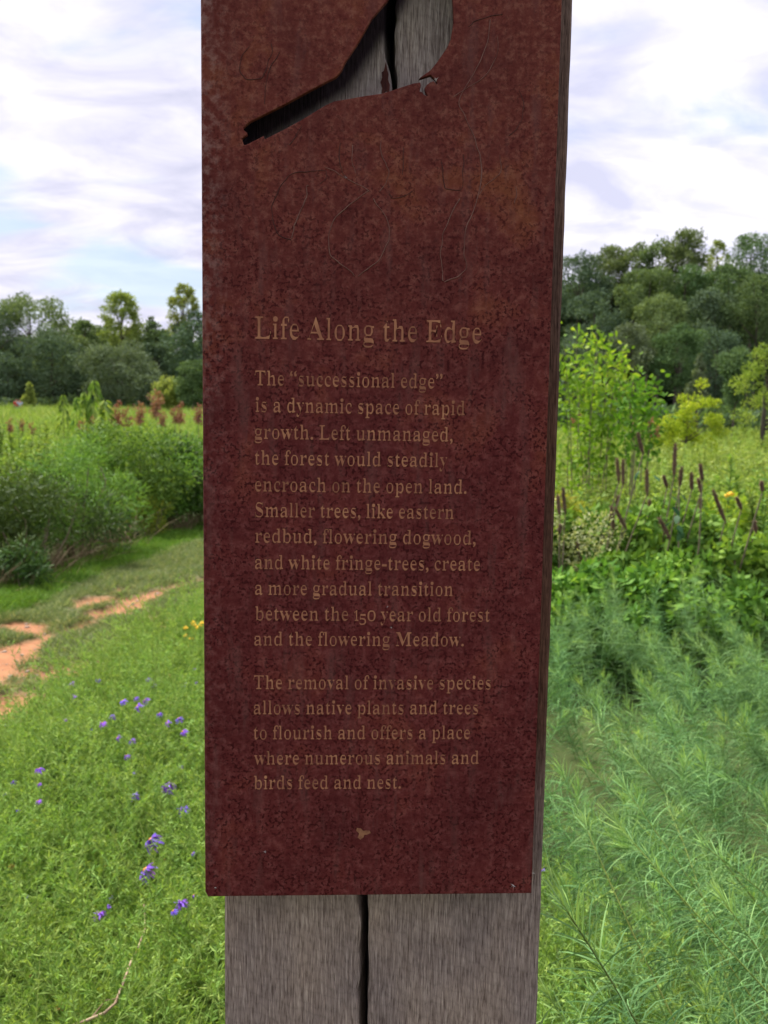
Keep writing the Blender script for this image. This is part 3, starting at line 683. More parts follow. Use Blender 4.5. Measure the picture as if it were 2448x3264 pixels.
# a second, denser low layer keeps the ground from showing through
k2 = rng.random(n) < .55; p2 = pts[k2]; m2 = len(p2)
scatter('feathery_undergrowth', FJ, np.column_stack([p2[:, 0]+rng.normal(size=m2)*.1, p2[:, 1]+rng.normal(size=m2)*.1, G(p2[:, 0], p2[:, 1])-.02+.12*rng.random(m2)]),
        np.stack([rng.normal(size=m2)*.35, rng.normal(size=m2)*.35-.2, rng.random(m2)*6.28], 1), .75+.2*rng.random(m2), 'lower shaded layer of thread-leaved stems under the feathery mass', 'ground cover')
# stems that stand out one by one: (tip pixel, lower pixel) in the photo
ST = [((1820, 2690), (2010, 3090), .80, 'bold feathery stem with long thread leaves, beside the foot of the steel plate'),
      ((1725, 2960), (1885, 3264), .72, 'pale yellow-stemmed feathery shoot crossing low beside the bare timber'),
      ((1990, 2330), (2075, 2440), 1.6, 'bright feathery tip standing over a dark hollow in the foliage'),
      ((1915, 2425), (1985, 2520), 1.4, 'short feathery tip just below the bright tip over the hollow'),
      ((1855, 2545), (1955, 2650), 1.15, 'slim feathery stem leaning towards the rusty plate at half its height'),
      ((2290, 2560), (2370, 2660), 1.35, 'yellow-green feathery tip near the picture margin'),
      ((2300, 2740), (2420, 2950), 1.05, 'long yellow-green feathery stem below the tip at the picture margin'),
      ((2160, 2455), (2180, 2540), 1.5, 'upright tufted feathery tip amid the pale foliage'),
      ((2060, 2640), (2150, 2780), 1.2, 'arching feathery stem in the middle of the pale foliage'),
      ((1785, 2530), (1830, 2620), 1.25, 'small feathery stem closest to the side of the timber')]
for k, (a, b_, D, lab) in enumerate(ST):
    tip = P(*a, D); low = P(*b_, D*.97); ax_ = Vector(tip-low).normalized()
    Ls = .55 if k < 2 else .45
    sc1 = Ls/.62; base = Vector(tip)-ax_*Ls
    e = empty('feathery_stem', base, lab, 'plant stem'); e.rotation_euler = ax_.to_track_quat('Z', 'Y').to_euler(); e.scale = (sc1*1.0,)*3
    s1, l1 = FE[k % 6]; ob('stem', s1, e); ob('thread_leaves', l1, e)['kind'] = 'stuff'

# grass on the path -------------------------------------------------
def tuft(seed, n=34, L=.06, wd=.0028, mat=None, lean=.5, k=3):
    global rng; rng = np.random.default_rng(seed); b = MB()
    B = np.column_stack([rng.normal(size=n)*L*.35, rng.normal(size=n)*L*.35, np.full(n, -.005)])
    D = rng.normal(size=(n, 3))*lean; D[:, 2] = 1; bd = rng.normal(size=(n, 3))*.45; bd[:, 2] = -.35*rng.random(n)
    ribbons(b, B, D, L*(.5+.8*rng.random(n)), wd, bd, k, rng.random(n)**1.5)
    return b.mesh('grass_tuft', mat)
TG = [tuft(400+k, mat=M_grass) for k in range(4)]
TL = [tuft(420+k, 40, .075, .0042, M_turf, .7) for k in range(4)]
rng = np.random.default_rng(5)
N0 = 90000; y = 2.2+(rng.random(N0)**1.3)*20; u = -.12+1.2*rng.random(N0); x = xL(y)*(1-u)+xR(y)*u
d = dirt(x, y); clump = vnoise(x, y, .35, 77)*.6+vnoise(x, y, .13, 78)*.4
lush = (u < .20+.12*(vnoise(x, y, .8, 4)-.5)) | (u > 1.02)
keep = (rng.random(N0) < np.clip(6/(y+1), .12, 1)*.6) & (rng.random(N0) > d*1.25) & (lush | (clump > .27+.20*rng.random(N0)) | (rng.random(N0) < .3))
x, y, u, d, clump, lush = [q[keep] for q in (x, y, u, d, clump, lush)]
for nm, msk, pr_, lab in (('path_grass', ~lush, TG, 'thin grey-green grass tufts growing on the worn clay path'), ('lush_grass', lush, TL, 'bright green grass strip along the foot of the hedge')):
    m = msk.sum(); print(nm, m)
    scatter(nm, pr_, np.column_stack([x[msk], y[msk], G(x[msk], y[msk])+path_lift(x[msk], y[msk], d[msk])]), np.stack([rng.normal(size=m)*.2, rng.normal(size=m)*.2, rng.random(m)*6.28], 1),
            (.55+.75*clump[msk])*(.9+.035*y[msk]), lab, 'grass')

pb_m = plain('pebble_stone', (.20, .13, .09), (.42, .34, .28), 60)
PB = []
for k in range(3):
    rng = np.random.default_rng(440+k); vv = []
    for (z, r) in ((-.3, .7), (.15, 1.0), (.5, .6)):
        for j in range(7): a_ = j/7*6.283; vv.append((r*math.cos(a_)*(1+.25*rng.normal()*.5), r*.75*math.sin(a_)*(1+.12*rng.normal()), z))
    ff = [[i_*7+j, i_*7+(j+1) % 7, (i_+1)*7+(j+1) % 7, (i_+1)*7+j] for i_ in range(2) for j in range(7)]+[list(range(14, 21))]
    PB.append(mesh('pebble', vv, ff, pb_m, True))
rng = np.random.default_rng(445); n0 = 5200; y = 3+(rng.random(n0)**1.2)*10; u = -.05+1.0*rng.random(n0); x = xL(y)*(1-u)+xR(y)*u; d = dirt(x, y)
kp = rng.random(n0) < d*.5+.04; x, y, d = x[kp], y[kp], d[kp]; n = len(x)
scatter('path_gravel', PB, np.column_stack([x, y, G(x, y)+path_lift(x, y, d)]), np.column_stack([np.zeros((n, 2)), rng.random(n)*6.28]), .006+.016*rng.random(n)**3, 'loose grit and small stones lying on the clay path', 'gravel')
# shrubs and weeds --------------------------------------------------
def crown(seed, lobes, n, ll, lw, mat, flat=.35, fill=.35, up=.0, loose=0.0):
    """leaves spread over and inside many lobes; lobes = array of (x,y,z,r[,rz])"""
    global rng; rng = np.random.default_rng(seed); b = MB(); lob = np.asarray(lobes, float)
    wgt = lob[:, 3]**2; idx = rng.choice(len(lob), n, p=wgt/wgt.sum()); dd = rdir(n, .25)
    rr = np.where(rng.random(n) < fill, rng.random(n)**.5, .85+.22*rng.random(n))*(1+loose*rng.random(n)**2.2)
    rz_ = lob[idx, 4] if lob.shape[1] > 4 else lob[idx, 3]
    Cn = lob[idx, :3]+dd*np.column_stack([lob[idx, 3]*rr, lob[idx, 3]*rr, rz_*rr])
    D = nrm(dd*.6+rng.normal(size=(n, 3))*.7+np.array([0, 0, up]))
    side = nrm(np.cross(D, dd+rng.normal(size=(n, 3))*flat))
    L = ll*(.6+.8*rng.random(n))
    ti = np.clip(rng.random(n)*.55+.3*rng.random(len(lob))[idx]+.15, 0, 1)
    ribbons(b, Cn, D, L, lw*(.7+.6*rng.random(n)), rng.normal(size=(n, 3))*.15, 2, ti, np.array([.25, 1, .15]), side)
    return b.mesh('foliage', mat)
def ell(seed, k, rx, ry, h, z0, lr, top=1.0):
    """k lobes spread through a rounded crown"""
    r_ = np.random.default_rng(seed); o = []
    for _ in range(k):
        a = r_.random()*6.283; zt = r_.random(); w_ = math.sqrt(max(.05, 1-(2*zt-1)**2*top))*(.35+.65*math.sqrt(r_.random()))
        s_ = lr*(.65+.7*r_.random())
        if r_.random() < .3: w_ *= 1.0+.28*r_.random()
        o.append((rx*w_*math.cos(a), ry*w_*math.sin(a), z0+h*zt, s_, s_*.75))
    return np.array(o)
def branches(seed, k, h, spread, r0=.02, base_r=.05):
    r_ = np.random.default_rng(seed); b = MB()
    for _ in range(k):
        a = r_.random()*6.283; d = np.array([math.cos(a)*spread, math.sin(a)*spread, 1]); tt = np.linspace(0, 1, 6)
        wob = r_.normal(size=(6, 3))*.03*h*tt[:, None]
        pts = np.array([math.cos(a)*base_r, math.sin(a)*base_r, -.05])+np.outer(tt*h*(.7+.3*r_.random()), d)+wob
        tube(b, pts, np.linspace(r0, r0*.3, 6), 5)
    return b.mesh('stem')
M_bark = plain('bark', (.05, .04, .032), (.12, .10, .08), 14, .9, (1, 1, .2), .5)
M_cane = plain('cane', (.16, .13, .09), (.27, .22, .15), 30, .8)
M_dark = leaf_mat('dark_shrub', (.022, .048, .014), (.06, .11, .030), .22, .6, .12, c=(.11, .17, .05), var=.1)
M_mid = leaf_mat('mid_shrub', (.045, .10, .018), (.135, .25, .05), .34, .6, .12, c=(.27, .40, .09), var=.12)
M_lime = leaf_mat('lime_shrub', (.14, .24, .03), (.30, .42, .05), .35, .5, .3, c=(.48, .52, .07), var=.05)
M_gold = leaf_mat('golden_weed', (.11, .19, .03), (.26, .32, .045), .3, c=(.50, .42, .06), var=.05)
M_pale = leaf_mat('pale_bloom', (.16, .23, .08), (.33, .38, .17), .3, c=(.52, .54, .32), var=.05)
def shrub(name, px_, py_, D, wd, ht, mat, label, cat='shrub', seed=1, nl=14, lr=.28, n=2600, ll=.06, lw=.03, group=None, base=None, stems=5, z0=.12, dp=None, cane=None):
    p0 = P(px_, py_, D) if base is None else base
    gz = float(G(p0[0], p0[1])); e = empty(name, (p0[0], p0[1], gz), label, cat, group)
    lob = ell(seed, nl, wd/2-lr*.6, (dp or wd)/2-lr*.6, ht-lr*1.3-z0, z0+lr*.4, lr)
    o = ob('foliage', crown(seed, lob, n, ll, lw, mat), e)
    o2 = ob('stem', branches(seed, stems, ht*.8, wd/ht*.22, .012*ht+.004, wd*.06), e, cane or M_cane)
    return e
# hedge row along the path, named one by one where they differ
def hedge_base(px_, D): q = P(px_, 1500, D); return q
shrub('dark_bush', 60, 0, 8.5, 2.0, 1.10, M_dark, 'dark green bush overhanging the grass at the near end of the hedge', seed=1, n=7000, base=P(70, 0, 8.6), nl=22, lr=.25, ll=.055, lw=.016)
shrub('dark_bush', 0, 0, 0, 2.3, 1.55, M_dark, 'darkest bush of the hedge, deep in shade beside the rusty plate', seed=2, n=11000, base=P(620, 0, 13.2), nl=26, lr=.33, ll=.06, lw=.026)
shrub('willowy_bush', 0, 0, 0, 1.6, 1.5, M_mid, 'tall fine-leaved green bush standing just past the dark near bush', seed=3, n=7000, base=P(215, 0, 9.7), nl=22, lr=.26, ll=.07, lw=.012)
shrub('broadleaf_bush', 0, 0, 0, 2.1, 1.72, M_mid, 'leafy mid-green bush rising highest in the middle of the hedge', seed=4, n=8000, base=P(350, 0, 12.0), nl=24, lr=.30, ll=.06, lw=.03)
shrub('loose_bush', 0, 0, 0, 2.0, 1.6, M_mid, 'loose twiggy green bush between the middle bush and the darkest bush', seed=6, n=7500, base=P(480, 0, 12.6), nl=22, lr=.30, ll=.06, lw=.022)
shrub('golden_bush', 0, 0, 0, .85, .62, M_gold, 'low yellowing goldenrod clump in front of the darkest bush', seed=7, n=2600, base=P(462, 0, 11.4), nl=12, lr=.16, ll=.05, lw=.012)
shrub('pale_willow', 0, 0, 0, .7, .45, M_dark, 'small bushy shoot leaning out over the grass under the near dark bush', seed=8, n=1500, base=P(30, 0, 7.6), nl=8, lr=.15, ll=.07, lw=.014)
DB = P(620, 0, 13.2)
# tall weeds: stalks with narrow leaves
def weed(seed, h=1.0, nl=95, ll=.075, lw=.014, mat=None, top=False, nst=4):
    global rng; rng = np.random.default_rng(seed); b = MB()
    for _ in range(nst):
        d = np.array([rng.normal()*.13, rng.normal()*.13, 1.]); L = h*(.7+.35*rng.random()); base = np.array([rng.normal()*.07, rng.normal()*.07, 0])
        tt = np.linspace(0, 1, 5); tube(b, base+np.outer(tt*L, d), np.linspace(.005, .002, 5), 3, .2)
        u = .15+.85*rng.random(nl)**.7; an = rng.random(nl)*6.283
        D = np.stack([np.cos(an), np.sin(an), .5+.5*u], 1)
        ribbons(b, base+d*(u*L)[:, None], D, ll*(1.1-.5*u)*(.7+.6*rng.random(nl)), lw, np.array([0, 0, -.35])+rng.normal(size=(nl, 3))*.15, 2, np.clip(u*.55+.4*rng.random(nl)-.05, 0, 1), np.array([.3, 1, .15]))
    return b.mesh('weed', mat or M_weed)
WE = [weed(500+k) for k in range(5)]+[weed(510, 1.1, 120, .09, .009), weed(511, .8, 80, .06, .03), weed(512, .9, 80, .055, .035)]
rng = np.random.default_rng(9)
pts = []; S_ = []
for _ in range(60000):
    y = 5.5+(rng.random()**1.6)*36; x = -26+rng.random()*25
    off = xL(y)-x
    if off < (.8 if y < 14.5 else .15)+.5*rng.random()**2 or x < -.75*y-2: continue
    if abs(x-DB[0]) < 1.15 and DB[1]-2.2 < y < DB[1]+.4: continue
    if rng.random() < np.clip(9/y, .12, 1)*.16:
        pts.append((x, y)); S_.append((.55+.45*min(1, off/1.2))*(.9+.35*rng.random()))
pts = np.array(pts); S_ = np.array(S_); n = len(pts); print('hedge weeds', n)
S_ *= np.clip(1.25-.012*(pts[:, 1]-10), .6, 1.25)*(.85+.3*vnoise(pts[:, 0], pts[:, 1], 1.3, 9))
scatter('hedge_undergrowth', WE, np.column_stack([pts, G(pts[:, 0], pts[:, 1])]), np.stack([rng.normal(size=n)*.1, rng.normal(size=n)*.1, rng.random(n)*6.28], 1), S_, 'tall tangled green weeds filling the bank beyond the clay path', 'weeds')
# brown dead stalks at the hedge foot
DS = [tuft(600+k, 26, .42, .006, plain('dead_stalk', (.13, .085, .05), (.26, .19, .11), 12), .35) for k in range(3)]
yy = np.linspace(6.5, 13.5, 90); rng = np.random.default_rng(12); xx = xL(yy)-.12-.25*rng.random(90)
kp = (vnoise(yy, yy*0, 1.3, 3) > .35)
scatter('dead_stalks', DS, np.column_stack([xx, yy, G(xx, yy)])[kp], np.stack([rng.normal(size=90)*.2, rng.normal(size=90)*.2, rng.random(90)*6.28], 1)[kp], (.5+.7*rng.random(90))[kp], 'dry brown stalks poking out along the foot of the hedge', 'dry stalks')

# middle ground behind the post and to the east: weeds, meadow
WR_ = WE[:5]+[weed(520, .95, 130, .07, .010, M_far), weed(521, .85, 120, .06, .012, M_far)]
rng = np.random.default_rng(10); pts = []
for _ in range(70000):
    y = 4.3+(rng.random()**1.7)*38; x = .2+rng.random()*27
    if x < xR(y)+.3 or x > .78*y+1.5: continue
    if y < 5.2 and x > .9: continue
    if rng.random() < np.clip(9/y, .12, 1)*.13: pts.append((x, y))
pts = np.array(pts); n = len(pts); print('east weeds', n)
sc_ = (.95+.25*rng.random(n))*(.85+.3*vnoise(pts[:, 0], pts[:, 1], 1.7, 19))*np.clip(.55+.075*pts[:, 1], .8, 1.32)
idx = np.where((pts[:, 1] > 6.5)*(rng.random(n) < .95), rng.integers(5, 7, n), rng.integers(0, 5, n))
scatter('meadow_weeds', WR_, np.column_stack([pts, G(pts[:, 0], pts[:, 1])]), np.stack([rng.normal(size=n)*.12, rng.normal(size=n)*.12, rng.random(n)*6.28], 1), sc_, 'yellow-green wild meadow growth behind the leafy shrubs with brown spikes', 'weeds', idx)
# far meadow
FM = [tuft(700+k, 60, .75, .045, M_far, .35, 2) for k in range(4)]
rng = np.random.default_rng(11); n = 9000
y = 28+(rng.random(n)**1.3)*105; x = (rng.random(n)*1.7-.85)*y
k_ = ~((x > .14*y) & (y > 60)); x, y = x[k_], y[k_]; n = len(x)
scatter('far_meadow_grass', FM, np.column_stack([x, y, G(x, y)-.05]), np.stack([np.zeros(n), np.zeros(n), rng.random(n)*6.28], 1), .8+.5*rng.random(n)+.006*y, 'pale green meadow grass stretching up to the line of trees', 'grass')

# ------------------------------------------------------------------ trees
T_A = leaf_mat('tree_olive', (.060, .095, .038), (.130, .185, .078), .25, .7, .05, c=(.23, .30, .12), var=.05)
T_D = leaf_mat('tree_dark', (.044, .075, .050), (.092, .142, .084), .18, .7, .05, c=(.155, .22, .12), var=.05)  # far tree colours lifted and cooled to stand in for distance haze
T_G = leaf_mat('tree_green', (.050, .090, .042), (.10, .165, .068), .2, .7, .05, c=(.175, .26, .10), var=.05)
T_S = leaf_mat('tree_grey', (.070, .10, .060), (.125, .17, .095), .2, .7, .08, c=(.19, .25, .14), var=.05)
T_Y = leaf_mat('tree_pale', (.12, .165, .04), (.24, .30, .075), .3, .7, .08, c=(.42, .46, .16), var=.05)
T_L = leaf_mat('tree_lime', (.15, .23, .02), (.34, .44, .035), .3, .7, .08, c=(.56, .58, .06), var=.05)
T_M = leaf_mat('tree_lush', (.10, .18, .03), (.23, .35, .06), .3, .7, .05, c=(.40, .50, .11), var=.05)
def tree(name, cx_, ytop, ybot, wpx, D, mat, label, seed, style='round', n=3600, group=None, cat='tree', lsz=1.0, trunk=True, ybase=None):
    """crown spans ytop..ybot and wpx pixels of the photo when seen from D metres"""
    ptop = P(cx_, ytop, D); pbot = P(cx_, ybot, D); m_ = D/F
    x, y = ptop[0], ptop[1]; gz = float(G(x, y)); top = ptop[2]-gz; bot = max(.02, pbot[2]-gz); wd = wpx*m_; H = max(top-bot, .5)
    e = empty(name, (x, y, gz), label, cat, group)
    r_ = np.random.default_rng(seed)
    if style in ('round', 'loose'): k = 46; lr = min(wd, H)*.125; lob = ell(seed, k, wd/2-lr*.3, wd/2-lr*.3, H-lr*1.0, bot+lr*.5, lr)
    elif style == 'slant':
        lob = []; lr = wd*.075
        for i_ in range(60):
            xx_ = r_.random()*2-1; tp_ = .50+.50*math.exp(-((xx_-.38)/.42)**2)-.12*r_.random(); q = r_.random()**.7*tp_
            lob.append((xx_*(wd/2-lr), (r_.random()*2-1)*wd*.3*(1-abs(xx_)*.5), bot+H*q, lr*(.6+.8*r_.random()), lr*(.5+.5*r_.random())))
        lob = np.array(lob)
    elif style == 'conifer':
        k = 22; lob = []
        for i_ in range(k):
            q = i_/(k-1); rad = (wd/2)*(1-q)**.8*(.6+.35*r_.random()); a = r_.random()*6.283; s__ = wd*.17*(1.1-.75*q)
            lob.append((rad*math.cos(a), rad*math.sin(a), bot+H*q*.97, s__, s__*.8))
        lob = np.array(lob)
    elif style == 'airy':
        k = 95; lr = wd*.046; lob = []
        for i_ in range(k):
            q = r_.random(); a = r_.random()*6.283; wq = (wd/2)*math.sin(math.pi*(.12+.80*q))*(.25+.75*math.sqrt(r_.random()))
            lob.append((wq*math.cos(a), wq*math.sin(a), bot+H*q, lr*(.6+.8*r_.random()), lr*(.7+.7*r_.random())))
        lob = np.array(lob)
    elif style == 'column':
        k = 20; lr = wd*.22; lob = np.array([( (wd/2-lr*.7)*r_.normal()*.4, (wd/2-lr*.7)*r_.normal()*.4, bot+lr+(H-1.6*lr)*r_.random(), lr*(.7+.5*r_.random()), lr) for _ in range(k)])
    px1 = D/834.
    lf = max(.03, 3.4*px1)*lsz
    o = ob('crown', crown(seed+1000, lob, n, lf, lf*.62, mat, .5, .25, 0., {'airy': 1.5, 'loose': 1.0, 'round': .45}.get(style, .3)), e)
    # trunk with limbs reaching into the lobes
    b = MB(); hb = bot+H*.35; tr_ = max(.02, H*.018)
    zz2 = np.linspace(-.1, bot+H*.75, 7); wob = r_.normal(size=(7, 2))*H*.012; wob[0] = 0
    tpts = np.column_stack([wob, zz2]); tube(b, tpts, np.linspace(tr_*1.6, tr_*.4, 7), 7)
    for q in r_.choice(len(lob), min(len(lob), 14 if style == 'airy' else 8), replace=False):
        c_ = lob[q, :3]; z0 = min(c_[2]*.75, bot+H*.6); s0 = np.array([0, 0, max(z0, bot*.8)]); mid = (s0+c_)/2+np.array([0, 0, -.03*H])
        tube(b, [s0, mid, c_], [tr_*.6, tr_*.4, tr_*.15], 4)
    ob('trunk', b.mesh('trunk', M_bark), e)
    return e
TR = [
 # west tree line: name, centre, top, foot of crown, width, distance, material, label, style
 ('maple_tree', 90, 935, 1180, 235, 118, T_A, 'broad domed olive-green tree, tallest at the west end of the line', 'round', 6500),
 ('oak_tree', -30, 990, 1270, 200, 112, T_D, 'dark tree cut by the picture edge below the broad domed tree', 'round', 4200),
 ('oak_tree', 165, 1055, 1288, 210, 108, T_D, 'blackish-green rounded tree standing under the broad domed tree', 'round', 6500),
 ('young_tree', 93, 1220, 1292, 40, 96, T_Y, 'small light green cone-shaped tree before the blackish-green tree', 'conifer', 900),
 ('ash_tree', 268, 1025, 1120, 92, 128, T_A, 'small ragged tree peeping over the line beside the airy poplar', 'airy', 1100),
 ('olive_tree', 245, 1075, 1215, 120, 122, T_A, 'soft olive crown between the blackish-green tree and the grey-green one', 'round', 3000),
 ('poplar_tree', 384, 934, 1110, 132, 126, T_Y, 'tall airy poplar with gaps of sky through its pale crown', 'airy', 3400),
 ('willow_tree', 380, 1082, 1296, 235, 104, T_S, 'wide grey-green rounded tree in the centre of the line', 'round', 7000),
 ('spruce_tree', 483, 1010, 1110, 72, 130, T_S, 'pale conifer with tiered boughs above the tree line', 'conifer', 1300),
 ('oak_tree', 505, 1095, 1230, 150, 116, T_D, 'dark broad crown under the pale tiered conifer', 'round', 4200),
 ('cottonwood_tree', 585, 912, 1090, 110, 114, T_Y, 'tall pale feathery cottonwood top showing beside the steel plate', 'airy', 2400),
 ('oak_tree', 640, 1000, 1230, 230, 112, T_D, 'large dark tree partly hidden by the steel plate', 'round', 7000),
 ('young_tree', 536, 1200, 1310, 98, 92, T_Y, 'yellow-green bushy young tree in front of the dark crowns', 'round', 2400),
 ('linden_tree', 615, 1143, 1305, 112, 90, T_G, 'dense dark green round tree beside the yellow-green young one', 'round', 4200),
 ('hornbeam_tree', 470, 1195, 1296, 80, 100, T_S, 'low grey-green bushy tree at the foot of the wide rounded tree', 'round', 2000),
 ('oak_tree', 20, 1130, 1290, 170, 106, T_D, 'dark low crown behind the small cone-shaped tree', 'round', 3600),
 # hidden middle
 ('oak_tree', 800, 960, 1300, 300, 110, T_D, 'large dark tree standing wholly behind the steel plate', 'round', 3000),
 ('maple_tree', 1050, 930, 1300, 300, 100, T_G, 'green tree wholly behind the lettering of the plate', 'round', 3000),
 ('oak_tree', 1320, 900, 1300, 300, 92, T_D, 'dark tree wholly behind the plate next to the hill wood', 'round', 3000),
 ('maple_tree', 1580, 860, 1300, 280, 84, T_G, 'green tree behind the plate at the edge of the hill wood', 'round', 3000),
 # east hill wood, back to front
 ('oak_tree', 1850, 815, 1010, 190, 84, T_D, 'even-topped dark tree of the hill wood beside the timber', 'round', 5200),
 ('hickory_tree', 1955, 792, 960, 150, 88, T_A, 'tree with a ragged flat top on the ridge, second from the timber', 'round', 3600),
 ('poplar_tree', 2030, 784, 950, 110, 86, T_A, 'small domed top on the ridge between flat top and dip', 'round', 3000),
 ('oak_tree', 2105, 775, 1000, 120, 84, T_A, 'feathery-topped tree on the ridge just before the highest crown', 'loose', 4000),
 ('poplar_tree', 2185, 738, 980, 125, 82, T_A, 'highest lacy crown standing clear of the ridge', 'loose', 4600),
 ('ash_tree', 2292, 770, 950, 80, 86, T_Y, 'thin pale lacy tree top in the notch of the ridge', 'airy', 1400),
 ('maple_tree', 2410, 748, 980, 190, 80, T_G, 'large rounded green crown at the east end of the ridge', 'round', 5200),
 ('oak_tree', 2190, 850, 1060, 170, 79, T_G, 'dense crown directly below the highest lacy crown', 'round', 4200),
 ('oak_tree', 2075, 850, 1020, 190, 78, T_A, 'olive spreading crown halfway up the hill wood', 'round', 5200),
 ('oak_tree', 1900, 930, 1200, 200, 74, T_D, 'blackish tree low in the hill wood beside the timber', 'round', 5200),
 ('hickory_tree', 2110, 945, 1140, 190, 71, T_A, 'olive-brown crown in the heart of the hill wood', 'round', 4600),
 ('oak_tree', 2275, 930, 1160, 180, 72, T_D, 'bluish dark crown right of the olive-brown crown', 'round', 4600),
 ('beech_tree', 2420, 880, 1130, 170, 70, T_G, 'mid-green layered tree under the large rounded ridge crown', 'round', 4600),
 ('oak_tree', 2330, 850, 1010, 170, 77, T_G, 'green crown between the lacy notch top and the ridge end', 'round', 4200),
 ('gum_tree', 2000, 1040, 1290, 170, 65, T_S, 'smooth grey-green crown behind the leafy sapling clump', 'round', 4600),
 ('dogwood_tree', 2160, 1035, 1240, 160, 63, T_G, 'bright-rimmed green tree low on the hill above the yellow bush', 'round', 4600),
 ('oak_tree', 2290, 1040, 1290, 170, 66, T_D, 'near-black crown behind the small pointed cedar', 'round', 4200),
 ('oak_tree', 1830, 1080, 1320, 160, 68, T_D, 'dark foot of the wood seen through the sapling leaves', 'round', 3000),
 ('cedar_tree', 2233, 1130, 1290, 96, 42, T_S, 'small pointed grey-green cedar behind the yellow bush', 'conifer', 2600),
 ('cedar_tree', 2352, 1118, 1318, 118, 38, T_G, 'rounded dark cedar beside the small pointed one', 'column', 4200),
 ('locust_tree', 2455, 1085, 1500, 190, 26, T_M, 'yellow-green small tree cut by the picture edge', 'round', 4200),
 ('sumac_bush', 2200, 1192, 1450, 235, 19, T_L, 'brilliant yellow-green bush glowing before the dark wood', 'slant', 4600),
]
for k, a in enumerate(TR):
    nm, cx_, yt, yb, wp, D, mt, lab, sty, nn = a; nn = int(nn*(3.2 if 16 <= k <= 19 else 1.7))
    tree(nm, cx_, yt, yb, wp, D, mt, lab, 900+k, sty, nn, 'trees of the west line' if k < 16 else ('trees of the hill wood' if k > 19 and k < 38 else None), lsz=.62)
# the wood behind them, one mass
FW = []
for k in range(3):
    lob = ell(50+k, 30, 3.3, 3.3, 9, 1.5, 1.6); FW.append(crown(60+k, lob, 9000, .30, .20, [T_D, T_G, T_A][k], .5, .2))
rng = np.random.default_rng(14); pts = []; sc_ = []
for _ in range(210):
    th = rng.random()*1.7-.9; D = 124+rng.random()*30; pts.append((th*D, D)); sc_.append(.9+.35*rng.random())
pts = [(x, y) for x, y in pts if x < .30*y]; sc_ = sc_[:len(pts)]
for _ in range(380):
    D = 90+rng.random()*34; x = (.16+.75*rng.random())*D; pts.append((x, D)); sc_.append(1.0+.34*rng.random())
pts = np.array(pts); n = len(pts)
scatter('background_wood', FW, np.column_stack([pts, G(pts[:, 0], pts[:, 1])-1.0]), np.column_stack([np.zeros((n, 2)), rng.random(n)*6.28]), np.array(sc_), 'distant unbroken wood closing the meadow behind the nearer trees', 'woodland')
rng = np.random.default_rng(15); n = 520
y = np.where(rng.random(n) < .5, 100+12*rng.random(n), 50+14*rng.random(n)); x = np.where(y > 90, (rng.random(n)*.95-.75)*y, (.17+.6*rng.random(n))*y)
US = [crown(80+k, ell(70+k, 8, 1.2, 1.2, 1.6, .1, .6), 420, .42, .28, [T_D, T_G, T_G][k]) for k in range(3)]
scatter('wood_edge_undergrowth', US, np.column_stack([x, y, G(x, y)-.3]), np.column_stack([np.zeros((n, 2)), rng.random(n)*6.28]), .7+.5*rng.random(n), 'shadowy bushes along the foot of the distant trees', 'undergrowth')

# walkers far off at the edge of the wood
def skin_body(nm, joints, edges, radii, mat, parent):
    me = bpy.data.meshes.new(nm); me.from_pydata(joints, edges, []); o = bpy.data.objects.new(nm, me); link(o, parent)
    o.modifiers.new('skin', 'SKIN'); sv = me.skin_vertices[0].data
    for k_, r_ in enumerate(radii): sv[k_].radius = (r_, r_)
    sv[0].use_root = True
    m2 = o.modifiers.new('sub', 'SUBSURF'); m2.levels = 1; m2.render_levels = 1
    me.materials.append(mat)
    dg = bpy.context.evaluated_depsgraph_get(); me2 = bpy.data.meshes.new_from_object(o.evaluated_get(dg)); bpy.data.objects.remove(o)
    me2.polygons.foreach_set('use_smooth', np.ones(len(me2.polygons), dtype=bool)); me2.materials.clear(); me2.materials.append(mat)
    return ob(nm, me2, parent)
skin_m = plain('skin', (.42, .24, .17), (.46, .27, .19), 3); hair_m = plain('hair', (.03, .02, .015), (.05, .035, .025), 9)
